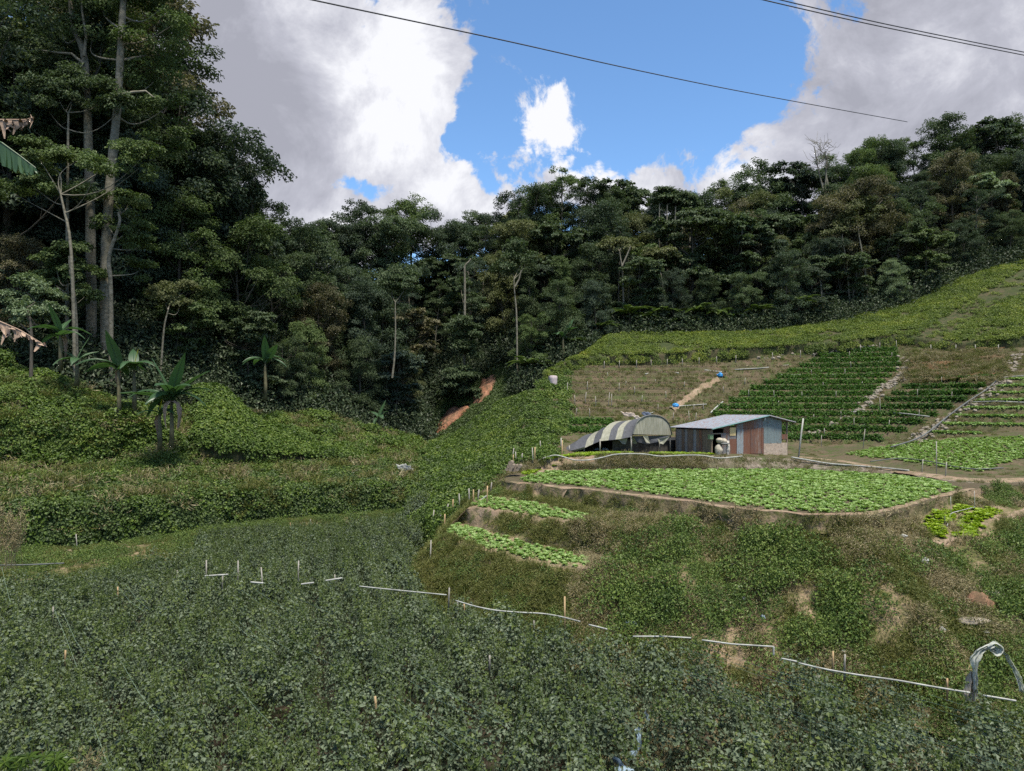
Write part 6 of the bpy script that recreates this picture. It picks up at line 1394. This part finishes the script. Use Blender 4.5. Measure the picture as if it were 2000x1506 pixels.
# draped plastic on hooked posts, right
r = empty('draped_plastic', P(1900, 1362, 17.5)); tag(r, 'grey plastic sheeting draped over a bent pole at the right bank foot', 'plastic sheeting'); rb = np.array(r.location)
def strip(pts_, w_, d, mat, nm):
    c = np.array([P(a, b, d) for a, b in pts_]) - rb; n = 26; t = np.linspace(0, len(c) - 1, n); c = smooth_cols(np.stack([np.interp(t, np.arange(len(c)), c[:, i]) for i in range(3)], 1), 1); ww = np.interp(t, np.arange(len(pts_)), w_)
    tn = unit(np.gradient(c, axis=0)); sd = np.stack([-tn[:, 2], 0 * tn[:, 0], tn[:, 0]], 1)
    G = np.array([c + sd * (ww * u * (1 + .5 * fbm(c * 5, 3)))[:, None] + np.array([0, 1, 0]) * (.035 * np.sin(u * 13 + t * 1.5) + .10 * fbm(c * 5 + u * 4, 4))[:, None] for u in np.linspace(-.5, .5, 13)])
    o = obj(nm, MB().add(G.reshape(-1, 3), grid_faces(13, n), smooth=True), mat, r); m = o.modifiers.new('thickness', 'SOLIDIFY'); m.thickness = .008
strip([(1905, 1352), (1905, 1310), (1903, 1290), (1912, 1272), (1925, 1264), (1942, 1262)], [.10, .08, .22, .16, .14, .22], 17.6, M['drape'], 'sheet')
strip([(1930, 1266), (1942, 1258), (1955, 1268), (1946, 1275), (1934, 1268)], [.1, .14, .12, .12, .1], 17.3, M['drape'], 'sheet_knot')
strip([(1952, 1266), (1968, 1282), (1978, 1300), (1988, 1322), (1997, 1350)], [.03, .07, .07, .12, .16], 17.6, M['drape'], 'trailing_sheet')
strip([(1897, 1312), (1897, 1335), (1894, 1370)], [.05, .2, .26], 17.7, plain('tan_sacking', (.38, .32, .25)), 'sacking')
v, f = tube(np.array([P(a, b, 17.65) for a, b in [(1903, 1370), (1905, 1320), (1912, 1275), (1935, 1262)]]) - rb, .03, 6); obj('pole', MB().add(v, f), M['greypole'], r)
# blue mulch film between the near bean rows
for pts_, w_, lab in (([(1270, 1385), (1262, 1410), (1250, 1430), (1240, 1465), (1234, 1480)], .045, 'torn pale blue mulch film in the gap between near bean rows'), ([(1205, 1480), (1225, 1500), (1230, 1530)], .14, 'pale blue mulch film scrap at the bottom edge')):
    q = np.array([P(a, b, (8 - .55) * F / (b - 800)) for a, b in pts_]); t = np.linspace(0, len(q) - 1, 20); c = np.stack([np.interp(t, np.arange(len(q)), q[:, i]) for i in range(3)], 1); b0_ = c[0].copy(); c -= b0_
    G = np.array([c + [u * w_, 0, 0] * (1 + 1.6 * fbm(c * 4, 3))[:, None] + np.array([1, 0, 0]) * (.16 * fbm(c * 2.5, 3))[:, None] + np.array([0, 0, 1]) * (.14 * fbm(c * 5 + u * 6, 3))[:, None] for u in np.linspace(-1, 1, 8)]); tag(obj('mulch_film', MB().add(G.reshape(-1, 3), grid_faces(8, 20)), M['bagblue'], None, b0_), lab, 'plastic film', 'mulch film in the near beans')
# stones: gullies and stone lines
stone_pr = [proto('stone', MB().add(*lump(60 + k, .5, .42, .34, .5, 1.6, 7, 10)), M['stone']) for k in range(4)]
st = []
for pts_, n, sd in (([(1762, 700), (1765, 722), (1748, 745), (1720, 762), (1700, 775), (1690, 795)], 150, 6), ([(1690, 795), (1650, 815), (1610, 838), (1580, 850)], 60, 3), ([(1960, 748), (1930, 768), (1900, 790), (1860, 815), (1820, 840), (1785, 860)], 200, 9), ([(1990, 690), (1975, 720), (1965, 745)], 50, 6), ([(1480, 700), (1600, 690), (1740, 672)], 60, 3)):
    a = np.array(pts_, float)
    for k in range(n):
        t = rng.random() * (len(a) - 1); i = int(t); c = a[i] + (a[i + 1] - a[i]) * (t - i) + rng.normal(size=2) * [sd, sd * .5]; q = at(c[0], c[1], [BV['hill'], BV['yard'], BV['up']])
        if q is not None: st.append(q)
st = np.array(st); scatter('gully_stones', st, np.tile([0, 0, 1.0], (len(st), 1)), stone_pr, .2, .5, 'pale broken stones lying in the gullies between terraces', up=.5)
for i, (px, py, s) in enumerate([(390, 1037, .35), (372, 1040, .22), (445, 1021, .3), (490, 1016, .35), (505, 1014, .28), (550, 1018, .26), (262, 1057, .3), (244, 1066, .2), (415, 1050, .3), (535, 1016, .22)]):
    b = at(px, py, [BV['left']]); 
    if b is None: continue
    o = bpy.data.objects.new('stone', stone_pr[i % 4].data); COL.objects.link(o); o.location = tuple(b); s *= 1.3; o.scale = (s * 1.4, s, s); o.rotation_euler = (0, 0, i); tag(o, ['pale stone on the path bank under the hedge', 'small pale stone beside the path bank stone'][i % 2] + (' at its far end' if px > 480 else ' near its middle' if px > 350 else ' near its left end'), 'stone', 'stones along the left field path')
# log pile and concrete slabs
r = empty('log_pile', P(1002, 920, 41)); tag(r, 'small pile of cut firewood at the terrace corner', 'log pile')
for k in range(9):
    v, f = tube([(0, 0, 0), (.1, .7, 0)], .09 + .02 * (k % 3), 8); o = obj('log', MB().add(v, f), M['wood'], r, (-.35 + .2 * (k % 4) + .1 * (k // 4), -.1 * (k % 2), .08 + .18 * (k // 4)))
for px, py, w_, h_, lab in ((1210 + 692, 1215, 1.0, .18, 'long grey concrete slab poking from the right bank'), (1940, 1166, .75, .28, 'rounded pale concrete hump above the raw earth scar')):
    b = at(px, py, [BV['slope']]); v, f = lump(px, w_ * .5, .3, h_ * .6, .35, 1.8); o = obj('concrete_slab', MB().add(v, f, smooth=True), M['stone'], None, b + [0, -.05, .05]); tag(o, lab, 'concrete slab')
b = at(1915, 1185, [BV['slope']]); v, f = lump(88, .42, .25, .42, .4, 1.8); tag(obj('earth_scar_ground', MB().add(v, f, smooth=True), M['red'], None, b), kind='structure')
# tall feathery dry grass at the left edge and plants at the bottom left
pl = MB(); g = np.random.default_rng(8)
for k in range(26):
    a = np.array([g.normal() * .12, g.normal() * .1, 0]); e = a + [g.normal() * .22, 0, g.uniform(1.0, 1.75)]; v, f = tube([a, (a + e) / 2 + g.normal(size=3) * .04, e], .005, 3, False); pl.add(v, f)
    n = 70; q = a + (e - a) * g.uniform(.35, 1.05, (n, 1)); leaves(pl, q + g.normal(size=(n, 3)) * .035, rdir(n, g), g.normal(size=(n, 3)) + [0, 0, 1.2], .09, .014, g.random(n), fold=.02)
tag(obj('plume_grass', pl, M['dry'], None, P(16, 1112, 18)), 'feathery dry pinkish-tan plume grass at the left edge', 'plume grass')
for k, (px, py, dd, lab) in enumerate(((95, 1530, 9.5, 'bright green palmate shoot in the bottom left corner'), (30, 1525, 9.8, 'smaller green shoot at the very bottom left corner'))):
    mb = MB(); g = np.random.default_rng(k)
    for s in range(6):
        a = np.array([g.normal() * .1, g.normal() * .1, 0]); e = a + [g.normal() * .12, g.normal() * .1, g.uniform(.15, .35)]; v, f = tube([a, e], .006, 4); mb.add(v, f)
        n = 8; th = np.arange(n) / n * 6.28; D = np.stack([np.cos(th), np.sin(th), .25 + 0 * th], 1); leaves(mb, np.tile(e, (n, 1)), np.tile([0, -.2, 1.0], (n, 1)) + g.normal(size=(n, 3)) * .15, D, .16, .045, g.random(n))
    tag(obj('leafy_shoot', mb, M['vine'], None, P(px, py, dd)), lab, 'plant', 'shoots at the bottom left')
mb = MB(); g = np.random.default_rng(31)
for s in range(5):
    n = 26; a = np.array([s * .06, 0, 0]); e = a + [.12 + g.normal() * .05, 0, .42]; q = a + (e - a) * g.uniform(.2, 1, (n, 1)); leaves(mb, q, rdir(n, g), np.tile(e - a, (n, 1)) + g.normal(size=(n, 3)) * .1, .09, .012, g.random(n), fold=.02)
tag(obj('seed_head_grass', mb, M['dry'], None, P(140, 1530, 9.6)), 'dry seeding grass heads at the bottom left', 'grass')


# labels that still coincide get their order from the left; none runs over 16 words
byl = {}
for o in COL.objects:
    if o.parent is None and 'label' in o and o.get('category') != 'lettuce': byl.setdefault(o['label'], []).append(o)
for lb, os_ in byl.items():
    if len(os_) > 1:
        os_.sort(key=lambda o: o.location[0] / max(o.location[1], 1))
        for i, o in enumerate(os_):
            base = ' '.join(lb.replace(',', '').split()[:13]); o['label'] = (('leftmost ', 'second ', 'third ', 'fourth ', 'fifth ', 'sixth ')[min(i, 5)] + base) if i < len(os_) - 1 else 'rightmost ' + base
    elif len(lb.split()) > 16: os_[0]['label'] = ' '.join(lb.split()[:15]).rstrip(',')
